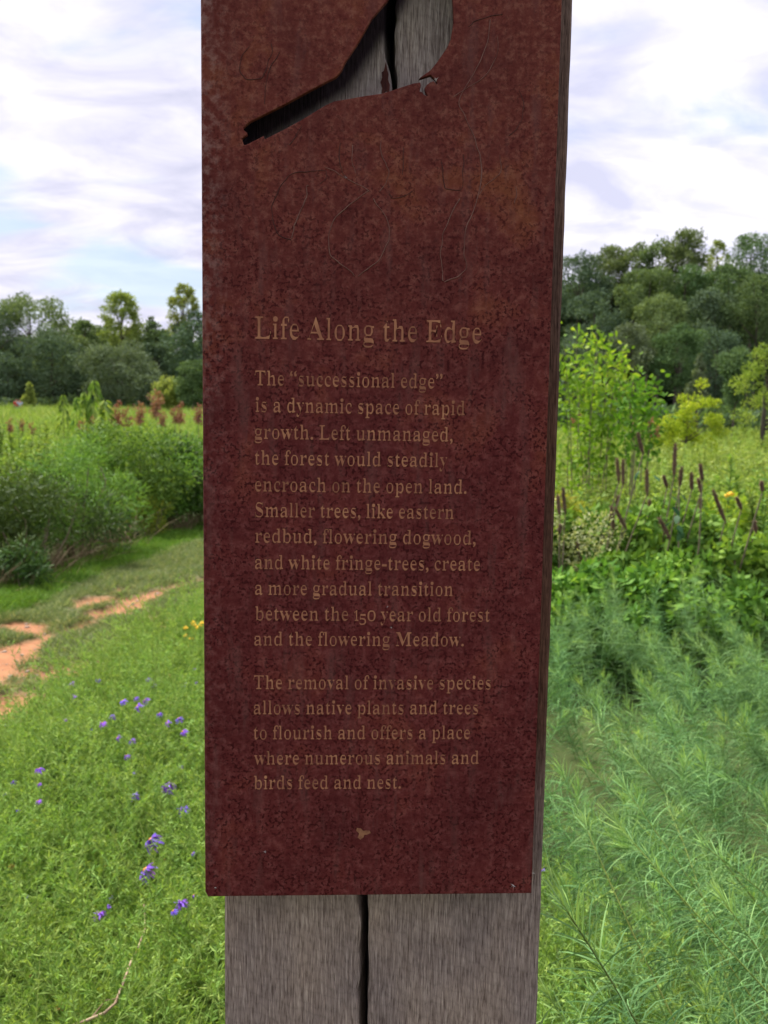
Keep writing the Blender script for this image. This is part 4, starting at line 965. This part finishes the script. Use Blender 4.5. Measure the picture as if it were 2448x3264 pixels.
def walker(px_, D, shirt, trousers, label, rz):
    q = P(px_, 1300, D); e = empty('person', (q[0], q[1], float(G(q[0], q[1]))), label, 'person', None, rz)
    J = [(0, 0, .95), (0, 0, 1.18), (0, .01, 1.42), (0, .02, 1.52), (0, .03, 1.63), (0, .02, 1.72), (.10, 0, .90), (.12, .03, .50), (.12, .14, .07), (.12, .24, .04), (-.10, 0, .90), (-.12, -.02, .50), (-.12, -.18, .09), (-.12, -.08, .04),
         (.19, 0, 1.40), (.25, -.05, 1.12), (.26, .06, .88), (-.19, 0, 1.40), (-.25, .05, 1.12), (-.26, .16, .92), (.265, .09, .80), (-.265, .20, .85)]
    E_ = [(0, 1), (1, 2), (2, 3), (3, 4), (4, 5), (0, 6), (6, 7), (7, 8), (8, 9), (0, 10), (10, 11), (11, 12), (12, 13), (2, 14), (14, 15), (15, 16), (2, 17), (17, 18), (18, 19), (16, 20), (19, 21)]
    Rr = [.13, .13, .13, .055, .095, .075, .085, .058, .042, .04, .085, .058, .042, .04, .055, .042, .032, .055, .042, .032, .03, .03]
    skin_body('body', J, E_, Rr, skin_m, e)
    skin_body('shirt', [(0, 0, .93), (0, 0, 1.18), (0, .01, 1.42), (.20, 0, 1.40), (.255, -.04, 1.16), (-.20, 0, 1.40), (-.255, .04, 1.16)], [(0, 1), (1, 2), (2, 3), (3, 4), (2, 5), (5, 6)], [.155, .15, .14, .07, .06, .07, .06], shirt, e)
    skin_body('trousers', [(0, 0, .95), (.10, 0, .88), (.12, .03, .50), (.12, .13, .13), (-.10, 0, .88), (-.12, -.02, .50), (-.12, -.17, .15)], [(0, 1), (1, 2), (2, 3), (0, 4), (4, 5), (5, 6)], [.15, .11, .08, .065, .11, .08, .065], trousers, e)
    skin_body('hair', [(0, -.01, 1.66), (0, .0, 1.76)], [(0, 1)], [.10, .07], hair_m, e)
cot = lambda nm, c_: plain(nm, c_, tuple(min(1, v*1.15) for v in c_), 20)
walker(53, 88, cot('red_cotton', (.55, .03, .03)), cot('denim', (.05, .07, .14)), 'tiny far-off walker in a red shirt at the edge of the wood', .5)
walker(63, 88, cot('blue_cotton', (.42, .46, .62)), cot('khaki', (.20, .17, .12)), 'tiny far-off walker in a pale blue shirt beside the red-shirted one', .5)

# ------------------------------------------------------------------ meadow plants one can pick out
M_rust = leaf_mat('rusty_seed', (.16, .07, .045), (.30, .14, .09), .2, .8, .1, c=(.40, .22, .15), var=.1)
def seed_plume(seed, h=.45, r=.09, n=520):
    global rng; rng = np.random.default_rng(seed); b = MB(); k = 13
    lob = [(rng.normal()*r*.5, rng.normal()*r*.5, .02+h*q, r*(.75-.45*q), r*.5) for q in np.linspace(0, 1, k)]
    return crown(seed, np.array(lob), n, .035, .022, M_rust, .5, .4)
PLM = [seed_plume(1200+k) for k in range(3)]
def stalk_mesh(h, r=.006, mat=M_stem, seed=0):
    r_ = np.random.default_rng(seed); b = MB(); pts = np.column_stack([r_.normal(size=5)*.012, r_.normal(size=5)*.012, np.linspace(-.02, h, 5)]); tube(b, pts, np.linspace(r, r*.5, 5), 5); return b.mesh('stalk', mat)
ST_ = stalk_mesh(1.0, .007, M_cane)
RU = [((1250, 1128), .62, 21, 'tallest rusty seed plume, standing high above the meadow'), ((930, 1225), .52, 20, 'rusty seed plume beside the drooping green saplings'), ((1020, 1265), .40, 20, 'low rusty plume between the sapling and the taller plumes'),
      ((1120, 1222), .50, 21, 'rusty plume one step short of the tallest one'), ((1435, 1230), .45, 21, 'rusty plume nearer the steel plate than the tallest plume'), ((1400, 1262), .35, 20.5, 'squat rusty plume leaning on its taller neighbour near the plate'),
      ((1590, 1235), .42, 20, 'rusty plume touching the edge of the steel plate'), ((720, 1270), .36, 19, 'faded rusty plume under the drooping saplings'), ((670, 1360), .28, 15, 'small pinkish plume in front of the faded one'),
      ((170, 1350), .22, 17, 'small pink seed head, middle one of three far along the meadow'), ((75, 1350), .24, 17, 'small pink seed head, outermost of three far along the meadow'), ((260, 1380), .20, 16, 'small pink seed head, closest of three to the saplings'), ((1300, 1290), .34, 19.5, 'rusty plume just below the tallest plume')]
for k, ((a, b_), hh_, D, lab) in enumerate(RU):
    tp = P(.398*a, 800+.398*b_, D); gz = float(G(tp[0], tp[1])); e = empty('seed_plume', (tp[0], tp[1], gz), lab, 'seed head', 'rusty seed plumes in the meadow')
    st = ob('stalk', ST_, e); st.scale = (1.4, 1.4, max(.3, tp[2]-gz-.03)); pl = ob('seed_head', PLM[k % 3], e); pl['kind'] = 'stuff'; s__ = hh_/.45; pl.scale = (s__*1.25, s__*1.25, s__); pl.location = (0, 0, tp[2]-gz-hh_)
# east side: two reddish heads behind the shrubs
for k, (a, b_, D, lab) in enumerate([(1838, 1322, 12, 'faded pink-brown seed head behind the sapling stems'), (2028, 1338, 11, 'reddish seed head in front of the glowing bush'), (2085, 1335, 11.5, 'dark red seed head beside the reddish one')]):
    tp = P(a, b_, D); gz = float(G(tp[0], tp[1])); e = empty('seed_plume', (tp[0], tp[1], gz), lab, 'seed head', 'rusty seed plumes in the meadow')
    st = ob('stalk', ST_, e); st.scale = (1, 1, max(.3, tp[2]-gz-.03)); pl = ob('seed_head', PLM[k % 3], e); pl.scale = (.75, .75, .6); pl.location = (0, 0, tp[2]-gz-.25)

# saplings with drooping pale leaves in the west meadow
M_sap = leaf_mat('sapling_leaf', (.09, .17, .03), (.20, .32, .06), .34, .6, .10, c=(.34, .44, .10), var=.05)
SAPM = []
for k in range(3):
    rng = np.random.default_rng(1300+k); b = MB(); n = 95; u = rng.random(n)**.8; an = rng.random(n)*6.283; rr = (.20*(1-u)+.03)
    B = np.column_stack([np.cos(an)*rr*.5, np.sin(an)*rr*.5, .05+u*.95]); D = np.column_stack([np.cos(an), np.sin(an), -.5-.5*rng.random(n)])
    ribbons(b, B, D, .15*(1.1-.5*u), .045, np.tile([0, 0, -.6], (n, 1)), 3, rng.random(n), np.array([.3, 1, .9, .1])); SAPM.append(b.mesh('leaves', M_sap))
for k, (a, b_, D, w_, h_, lab) in enumerate([((505, 1150), 0, 17, .55, .7, 'shortest pale sapling, farthest from the plate in its clump'), ((612, 1160), 0, 16.5, .5, .75, 'slim pale sapling, second in the clump of saplings'), ((668, 1125), 0, 16, .5, .9, 'pale sapling just beside the tallest of the clump'),
        ((755, 1035), 0, 16, .85, 1.3, 'tallest pale drooping-leaved sapling over the meadow'), ((840, 1180), 0, 15.5, .9, .85, 'broad pale sapling with hanging leaves, closest to the plumes')]):
    tp = P(.398*a[0], 800+.398*a[1], D); gz = float(G(tp[0], tp[1])); e = empty('sapling', (tp[0], tp[1], gz), lab, 'sapling', 'pale saplings in the meadow')
    H = tp[2]-gz; s1 = ob('stem', stalk_mesh(H, .012, M_stem, k), e); l1 = ob('leaves', SAPM[k % 3], e); l1.scale = (w_*1.5, w_*1.5, h_); l1.location = (0, 0, H-h_); l1['kind'] = 'stuff'

# east: tall sapling clump with bare lower canes beside the post
def cane_shrub(name, tops, D, label, seed, mat, ll=.12, lw=.055, per=46, zdrop=1.0, rad=.20):
    cs_ = [P(a, b_, D+dd_) for a, b_, dd_ in tops]; bx = np.mean([q[0] for q in cs_]); by = np.mean([q[1] for q in cs_]); gz = float(G(bx, by))
    e = empty(name, (bx, by, gz), label, 'shrub'); r_ = np.random.default_rng(seed); global rng; rng = np.random.default_rng(seed); b = MB()
    for q in cs_:
        v = np.array([q[0]-bx, q[1]-by, q[2]-gz]); bs = np.array([v[0]*.22+r_.normal()*.04, v[1]*.3, -.03]); tt = np.linspace(0, 1, 7)
        path = bs+(v-bs)*tt[:, None]+np.array([0, 0, 1])*(np.sin(tt*math.pi)*.05*v[2])[:, None]+r_.normal(size=(7, 3))*.012
        s_ = MB(); tube(s_, path, np.linspace(.009, .003, 7), 5); ob('stem', s_.mesh('stem', M_cane), e)
        n = per; u = 1-(zdrop*.55)*rng.random(n)**1.2/max(.6, v[2]); u = np.clip(u, .12, 1.0)
        B = np.column_stack([np.interp(u, tt, path[:, i_]) for i_ in range(3)])+rng.normal(size=(n, 3))*np.array([rad, rad, rad*.6])*.42
        D_ = rdir(n, .25); ribbons(b, B, D_, ll*(.6+.7*rng.random(n)), lw*(.7+.5*rng.random(n)), np.tile([0, 0, -.2], (n, 1))+rng.normal(size=(n, 3))*.15, 3, np.clip(rng.random(n)*.7+.3*(u-.5), 0, 1), np.array([.2, 1, .8, .05]))
    lf = ob('leaves', b.mesh('leaves', mat), e); lf['kind'] = 'stuff'
    return e
M_jel = leaf_mat('glossy_sapling', (.085, .19, .02), (.20, .36, .04), .36, .6, .10, c=(.42, .50, .06), var=.03)
def z4(a, b_): return (1700+.451*a, 700+.451*b_)
tops = [z4(*q) for q in [(455, 760), (300, 790), (225, 900), (390, 880), (540, 880), (440, 960), (640, 920), (330, 1000), (570, 1010), (480, 1100), (230, 1060), (620, 1090), (350, 1130)]]
cane_shrub('sapling_clump', [(a, b_, .5*math.sin(i_*2.3)) for i_, (a, b_) in enumerate(tops)], 8.6, 'tall clump of glossy yellow-green saplings on bare brown canes beside the timber', 41, M_jel, .078, .037, 125, 2.4, .20)
M_jel2 = leaf_mat('glossy_bush', (.05, .15, .018), (.12, .28, .03), .34, .6, .10, c=(.28, .42, .05), var=.03)
tops = [z4(*q) for q in [(800, 1090), (850, 1180), (700, 1150), (760, 1220), (840, 1290), (680, 1240), (720, 1330), (640, 1190)]]
cane_shrub('glossy_bush', [(a, b_, .4*math.sin(i_*2.1)) for i_, (a, b_) in enumerate(tops)], 8.0, 'deep green glossy-leaved bush at the outer end of the sapling clump', 42, M_jel2, .075, .038, 80, 1.2, .18)
# pale flowering weed beside the post
shrub('flowering_weed', 0, 0, 0, .75, 1.16, M_pale, 'pale creamy-green flowering weed standing close beside the timber', seed=44, n=6500, base=P(1850, 0, 5.4), nl=26, lr=.13, ll=.022, lw=.012)
shrub('yellow_weed', 0, 0, 0, .5, 1.22, M_gold, 'yellowish leafy weed rising behind the pale flowering weed', seed=45, n=1600, base=P(1885, 0, 6.0), nl=14, lr=.11, ll=.05, lw=.02)

# leafy shrubs with brown seed spikes
M_lead = leaf_mat('spiky_shrub_leaf', (.055, .14, .025), (.13, .26, .045), .32, .6, .10, c=(.27, .42, .07), var=.04)
M_spike = leaf_mat('brown_spike', (.13, .080, .062), (.26, .17, .13), .1, .85, .05, c=(.40, .29, .23), var=.15)
def spike_mesh(seed):
    global rng; rng = np.random.default_rng(seed); b = MB(); n = 420; u = rng.random(n); an = rng.random(n)*6.283
    rad = .070*np.sin(np.clip(u*.92+.06, 0, 1)*math.pi)**.6
    B = np.column_stack([np.cos(an)*rad*.45, np.sin(an)*rad*.45, u]); D = np.column_stack([np.cos(an), np.sin(an), .9+.6*rng.random(n)])
    tube(b, np.column_stack([np.zeros(6), np.zeros(6), np.linspace(-.1, 1, 6)]), np.array([.02, .045, .06, .06, .045, .012]), 6, .1)
    ribbons(b, B, D, .085*(.7+.5*rng.random(n)), .028, rng.normal(size=(n, 3))*.2, 2, rng.random(n)**1.3, np.array([.5, 1, .2])); return b.mesh('seed_spike', M_spike)
SPK = [spike_mesh(1400+k) for k in range(3)]
def z5(a, b_): return (1700+.451*a, 1300+.451*b_)
SP = [((735,180),(775,320),0),((590,360),(605,520),0),((635,370),(635,540),0),((800,440),(805,610),0),((600,620),(590,690),0),((550,700),(570,860),0),((575,710),(655,850),0),((820,650),(825,740),0),((210,570),(225,740),0),((170,620),(185,750),0),((190,840),(185,890),0),((310,950),(345,1080),0),
      ((1000,260),(995,480),1),((1050,420),(1035,550),1),((920,480),(945,560),1),((1115,460),(1120,580),1),((890,780),(965,925),1),((1185,640),(1180,715),1),((1200,1000),(1160,1120),1),((1165,500),(1185,595),1),
      ((1180,400),(1195,510),2),((1270,590),(1355,800),2),((1435,630),(1470,715),2),((1615,545),(1620,590),2),((1560,800),(1575,880),2)]
SH = [(1900, 5.6, 1.3, 1.06, 'leafy green shrub with twin brown seed spikes, nearest to the timber'), (2170, 5.4, 1.2, 1.10, 'leafy green shrub carrying the tallest upright brown seed spike'), (2370, 5.3, 1.3, 1.10, 'leafy green shrub with thick slanting brown spike, at the picture edge')]
for s_i, (px_, D, wd, ht, lab) in enumerate(SH):
    e = shrub('spiked_shrub', 0, 0, 0, wd, ht, M_lead, lab, seed=60+s_i, n=6000, base=P(px_, 0, D), nl=26, lr=.17, ll=.055, lw=.034, group='shrubs with brown seed spikes', dp=.9, z0=.05)
    base = np.array(e.location)
    for k, (a, b_, w_) in enumerate(SP):
        if w_ != s_i: continue
        Dk = D-.52+.35*((k*37) % 10)/10; ta = P(*z5(*a), Dk); tb = P(*z5(*b_), Dk); ax_ = Vector(ta-tb); L = max(ax_.length, .06)
        o = ob('seed_spike', SPK[k % 3], e); o.location = tuple(tb-base); o.rotation_euler = ax_.to_track_quat('Z', 'Y').to_euler(); fs = min(L, .24); o.scale = (.165, .165, L)
        b = MB(); foot = np.array([tb[0]+(base[0]-tb[0])*.5, tb[1]+.50, float(G(tb[0], tb[1]))]); mid = tb*.6+foot*.4+np.array([0, -.05, .10])
        tube(b, np.array([foot, mid, tb])-base, [.006, .005, .0035], 4, .3); ob('spike_stem', b.mesh('spike_stem', M_cane), e)
# low leafy filler between them
M_fill = M_lead
shrub('leafy_bush', 0, 0, 0, 1.1, .82, M_mid, 'low round-leaved bush between the timber and the first spiked shrub', seed=71, n=3200, base=P(1760, 0, 5.2), nl=18, lr=.16, ll=.05, lw=.034)
shrub('leafy_bush', 0, 0, 0, 1.0, .80, M_lead, 'low bush filling the gap between the first two spiked shrubs', seed=72, n=3400, base=P(2040, 0, 4.95), nl=18, lr=.15, ll=.05, lw=.03)
shrub('leafy_bush', 0, 0, 0, 1.0, .84, M_lead, 'low bush in front of the spiked shrub at the picture edge', seed=73, n=3400, base=P(2280, 0, 4.9), nl=18, lr=.15, ll=.05, lw=.03)
shrub('leafy_bush', 0, 0, 0, .7, 1.08, M_lime, 'pale leafy shoot at the picture edge beyond the spiked shrubs', seed=74, n=1300, base=P(2450, 0, 6.2), nl=14, lr=.13, ll=.06, lw=.03)
M_bigleaf = leaf_mat('broad_leaf', (.022, .075, .025), (.04, .12, .04), .2, .6, .2, var=.02)
e = empty('vine_plant', tuple(P(2160, 1620, 5.0)*np.array([1, 1, 0])), 'dark broad-leaved vine hanging among the brown seed spikes', 'vine')
gz = float(G(e.location.x, e.location.y)); e.location.z = gz; bs = np.array(e.location)
b = MB(); tube(b, np.array([(0, 0, -.02), (.03, 0, .5), (0, 0, P(2160, 1500, 5.0)[2]-gz)]), [.008, .006, .004], 5); ob('stem', b.mesh('stem', M_cane), e)
for (a, b_) in [(960, 610), (1040, 600), (990, 700), (1020, 760), (1030, 830), (1060, 880), (980, 800), (860, 480), (740, 450), (640, 720), (1010, 860)]:
    tp = P(*z5(a, b_), 4.95)-bs; mb_ = MB(); d = rdir(1)*.9+np.array([[.1, -.5, -.8]])
    ribbons(mb_, tp[None], d, .055, .042, np.array([[0, 0, -.3]]), 4, .5, np.array([.3, .95, 1, .7, .08]), nrm(np.array([[1., 1.2*random.uniform(-1, 1), .9*random.uniform(-1, 1)]])))
    ob('leaf', mb_.mesh('leaf', M_bigleaf, True), e)
# yellow blooms by the spikes and by the path
M_yel = plain('yellow_petal', (.80, .42, .02), (.85, .58, .04), 40, .6)
def daisy(seed, np_=12, r=.5, mat=None, cmat=None, droop=.1, w=.14):
    r_ = np.random.default_rng(seed); vs = []; fs = []
    for k in range(np_):
        a = k/np_*6.283+r_.normal()*.06; l = r*(.85+.25*r_.random()); z = -droop*r_.random()+r_.normal()*.05; ww = w*(.7+.5*r_.random())
        ca_, sa_ = math.cos(a), math.sin(a); t_ = r_.normal()*.04
        base = len(vs)
        for u, wv in ((.10, .35), (.55, 1), (.88, .85), (1.0, .25)):
            cx2 = u*l; zc = .07*math.sin(u*2.6)+z*u*u*2
            vs += [(cx2*ca_-ww/2*wv*sa_, cx2*sa_+ww/2*wv*ca_, zc+t_), (cx2*ca_+ww/2*wv*sa_, cx2*sa_-ww/2*wv*ca_, zc-t_)]
        fs += [[base+2*q, base+2*q+1, base+2*q+3, base+2*q+2] for q in range(3)]
    me = mesh('petals', vs, fs, mat)
    vs = []; fs = []
    for i_ in range(4):
        ph = i_/3*1.45
        for j_ in range(9): an = j_/9*6.283; vs.append((.15*math.cos(ph)*math.cos(an)*(1+.1*r_.random()), .15*math.cos(ph)*math.sin(an), .02+.10*math.sin(ph)))
    for i_ in range(3):
        for j_ in range(9): fs.append([i_*9+j_, i_*9+(j_+1) % 9, (i_+1)*9+(j_+1) % 9, (i_+1)*9+j_])
    return me, mesh('flower_centre', vs, fs+[list(range(27, 36))], cmat, True)
M_vio = leaf_mat('violet_petal', (.27, .13, .80), (.27, .13, .80), .35, .6, .15, var=.12)
M_cen = plain('orange_disc', (.45, .13, .03), (.70, .36, .05), 300, .8)
M_cy = plain('yellow_disc', (.45, .22, .02), (.60, .34, .03), 300, .8)
DAI = [daisy(1500+k, 22+3*k, .5, M_vio, M_cen, .3) for k in range(4)]
YEL = [daisy(1600+k, 9, .5, M_yel, M_cy, .25, .24) for k in range(2)]
def canopy_hit(px_, py_, up=.03):
    r = ray(px_, py_); d = 1.0
    while d < 9:
        q = CAM+r*d
        if q[2] <= float(G(q[0], q[1]))+float(h_aster(q[0], q[1]))+up: return q
        d += .01
    return CAM+r*6
FL = [  # x, y in the photo, size in photo px, label
 (227,2177,20,'tiny violet bloom on the crest of the flower bank near the clay'),(312,2167,18,'violet bloom at the crest, second from the clay edge'),(471,2165,24,'violet bloom on the crest nearest the yellow flowers'),(489,2185,20,'violet bloom just under the crest bloom by the yellow flowers'),
 (584,2181,18,'small violet bloom close to the plate at the crest'),(625,2176,12,'faint violet bloom nearly touching the plate at the crest'),(619,2133,12,'faint violet bloom highest by the plate'),(229,2223,23,'violet bloom alone below the crest near the clay'),
 (392,2234,24,'violet bloom west of the cluster of four'),(432,2225,20,'topmost violet bloom in the cluster of four'),(462,2233,26,'outer violet bloom in the cluster of four'),(438,2251,28,'lowest violet bloom in the cluster of four'),
 (95,2278,20,'violet bloom at the bank edge beside the bare clay'),(58,2280,12,'pinkish bud bloom beside the bare-clay bloom'),(207,2295,11,'very small violet bloom alone in mid bank'),(507,2275,20,'pale violet bloom facing up above the pair by the plate'),
 (354,2284,22,'upper violet bloom of the slanting pair mid bank'),(326,2305,26,'lower violet bloom of the slanting pair mid bank'),(288,2326,14,'purple bud under the slanting pair'),(533,2303,22,'violet bloom with orange eye turned to the path, by the plate'),
 (570,2290,26,'violet bloom beside the orange-eyed one, closer to the plate'),(583,2332,26,'upright violet bloom below the two by the plate'),(12,2309,26,'violet bloom cut by the picture edge'),(376,2350,20,'violet bloom above the flattened double'),(418,2361,24,'flattened double violet bloom mid bank'),
 (403,2409,22,'pale violet bloom in the open middle of the bank'),(575,2443,18,'small magenta-centred bloom beside the plate'),(126,2451,28,'violet bloom with upturned petals, far side of the bank'),(39,2493,20,'small violet bloom near the picture edge'),(14,2530,10,'tiny mauve bud near the picture edge'),
 (124,2500,15,'small violet bloom below the upturned one'),(536,2506,34,'slender sideways violet bloom by the plate'),(426,2535,30,'violet bloom with orange eye over a dark hollow'),(121,2553,22,'round violet bloom low on the far side of the bank'),(582,2579,34,'cup-shaped violet bloom beside the plate'),
 (481,2678,50,'largest deep-violet bloom seen edge-on'),(464,2773,50,'ragged large violet bloom with orange eye under the largest one'),(84,2857,12,'faint violet bloom low near the picture edge'),(318,2913,34,'whitish-violet drooping bloom beside the dry twig'),(341,2890,22,'shrivelled grey-violet bloom above the drooping one'),
 (353,2858,14,'faded mauve bloom above the shrivelled one'),(552,2904,26,'lower violet bloom of the pair near the post foot'),(577,2878,34,'upper violet bloom of the pair near the post foot'),(618,2853,20,'small violet bloom under the corner of the plate'),(614,2720,16,'faded lilac bloom against the plate, above the corner'),
 (1728,2772,16,'lone violet bloom peeping out past the timber on its far side'),(424,2465,9,'tiny violet bud in the mid bank'),(56,2583,9,'tiny mauve bud low by the picture edge')]
stem_cache = stalk_mesh(.2, .0012, M_stem, 3)
rng = np.random.default_rng(77)
for k, (a, b_, s_, lab) in enumerate(FL):
    q = canopy_hit(a, b_, .12 if s_ > 24 else .09) if a < 900 else P(a, b_, 1.9); D = q[1]-CAM[1]; r = max(s_*(1.3 if s_ > 30 else 1.05), 13)*D/F
    e = empty('aster_bloom', tuple(q), lab, 'flower', 'violet asters in the flower bank')
    ax_ = Vector((-.62+.25*rng.normal(), .25+.3*rng.normal(), .62)).normalized()      # petals tip up towards the open sky, seen partly edge-on
    e.rotation_euler = ax_.to_track_quat('Z', 'Y').to_euler(); e.scale = (r, r, r)
    pm_, cm_ = DAI[k % 4]; ob('petals', pm_, e); ob('flower_centre', cm_, e)
    st = ob('stalk', stem_cache, e); st.scale = (1/r*.9, 1/r*.9, 1/r*.45); st.location = (0, 0, -.2*.45/r)
# the yellow daisies on the bank's crest
ye = [z for z in [(1545,965),(1485,1005),(1575,1005),(1615,965),(1480,1070),(1530,1090),(1515,1145),(1600,990),(1475,1165),(1560,985)]]
q0 = canopy_hit(612, 2060, .05); e = empty('yellow_daisy_plant', (q0[0], q0[1], float(G(q0[0], q0[1]))), 'plant with small yellow daisies on the bank crest beside the plate', 'plant'); bs = np.array(e.location)
b = MB()
for k, (a, b_) in enumerate(ye):
    q = P(.398*a, 1600+.398*b_, q0[1]-CAM[1]+.05*math.sin(k)); r = 16*(q[1]-CAM[1])/F; o = ob('yellow_bloom', YEL[k % 2][0], e); o.location = tuple(q-bs); o.scale = (r,)*3
    o.rotation_euler = Vector((random.uniform(-.4, .3), -.7, .7)).to_track_quat('Z', 'Y').to_euler()
    tube(b, np.array([(0, 0, 0), (q-bs)*np.array([.6, .6, .6]), q-bs]), .0015, 3, .5)
ob('stem', b.mesh('stem', M_stem), e)
for k, (a, b_, lab) in enumerate([(1370, 615, 'orange-yellow flower among the spiked shrubs, nearer the timber'), (1400, 605, 'orange-yellow flower among the spiked shrubs, farther from the timber')]):
    q = P(*z5(a, b_), 4.9); e = empty('yellow_flower', tuple(q), lab, 'flower'); ob('petals', YEL[k][0], e); ob('flower_centre', YEL[k][1], e); e.scale = (.035,)*3
    e.rotation_euler = Vector((-.2, -.8, .5)).to_track_quat('Z', 'Y').to_euler(); st = ob('stalk', stem_cache, e); st.scale = (1/.035,)*3; st.location = (0, 0, -.2/.035)

# dry twig lying up through the asters
tw = [(458, 2880), (462, 2940), (466, 2960), (451, 3000), (412, 3068), (389, 3142), (371, 3210), (339, 3229), (290, 3246), (238, 3270), (180, 3290)]
pp = []
for k, (a, b_) in enumerate(tw): pp.append(canopy_hit(a, b_, .055 if k else .04))
pp = np.array(pp); pp[1:-1] = (pp[:-2]+2*pp[1:-1]+pp[2:])/4
M_twig = plain('dry_twig', (.20, .12, .08), (.42, .31, .22), 40, .85)
e = empty('dry_twig', tuple(pp[3]), 'bare tan twig bent at an elbow, lying up through the asters', 'twig')
b = MB(); tube(b, pp-pp[3], np.linspace(.0012, .0034, len(pp)), 6); ob('twig', b.mesh('twig', M_twig, True), e)
b = MB(); a0 = pp[8]-pp[3]; tube(b, np.array([a0, a0+np.array([.02, .02, .02]), a0+np.array([.05, .02, .025])]), [.0015, .001, .0006], 4); ob('side_twig', b.mesh('side_twig', M_twig), e)

# buds: yellow-green aster buds and spent brown heads
M_bud = leaf_mat('aster_bud', (.30, .38, .03), (.48, .55, .06), .2, var=.1); M_spent = leaf_mat('spent_head', (.22, .09, .03), (.42, .20, .07), .1, var=.1)
def head(seed, mat):
    global rng; rng = np.random.default_rng(seed); b = MB(); n = 60; D = rdir(n, .8); ribbons(b, D*.15, D, .5, .12, rng.normal(size=(n, 3))*.2, 2, rng.random(n)); return b.mesh('bud', mat)
HB = head(1, M_bud); HS = head(2, M_spent)
BD = [(442,2470,10,0,'yellow-green bud beside the pale mid-bank bloom'),(205,2550,10,0,'yellow bud by the round violet bloom'),(110,2618,14,0,'yellow tufted bud on the far side of the bank'),(594,2628,12,0,'yellow bud beside the plate under the cup bloom'),(602,2740,14,0,'yellow-green bud next to the lilac bloom'),
      (435,3033,16,0,'bright yellow bud beside the twig'),(405,2952,16,0,'yellow-green bud above the twig'),(424,2984,14,0,'yellow-green bud touching the twig'),(316,3155,14,0,'yellow bud west of the twig elbow'),(560,3062,12,0,'yellow-green bud near the post foot'),
      (306,2890,13,0,'yellow bud above the whitish drooping bloom'),(5,3010,12,0,'yellow bud cut by the picture edge'),(518,2738,14,1,'brown spent flower head west of the lilac bloom'),(341,2758,14,1,'brown spent flower head in mid bank'),(192,3212,26,1,'large brown spent flower head near the picture bottom'),
      (100,3107,16,1,'orange-brown spent head with a yellow rim'),(228,2982,16,1,'dark brown spent head in a hollow'),(37,2762,16,1,'brown spent head near the picture edge'),(540,2155,10,1,'small orange spent head at the bank crest')]
for k, (a, b_, s_, t_, lab) in enumerate(BD):
    q = canopy_hit(a, b_, .045); D = q[1]-CAM[1]; r = s_*D/F
    o = ob('flower_bud', HS if t_ else HB); o.location = tuple(q); o.scale = (r,)*3; o.rotation_euler = (random.uniform(-.5, .5), random.uniform(-.5, .5), random.random()*6)
    tag(o, lab, 'bud', 'buds and spent heads in the flower bank')
print('total tris', sum(len(m.polygons)*2 for m in bpy.data.meshes))
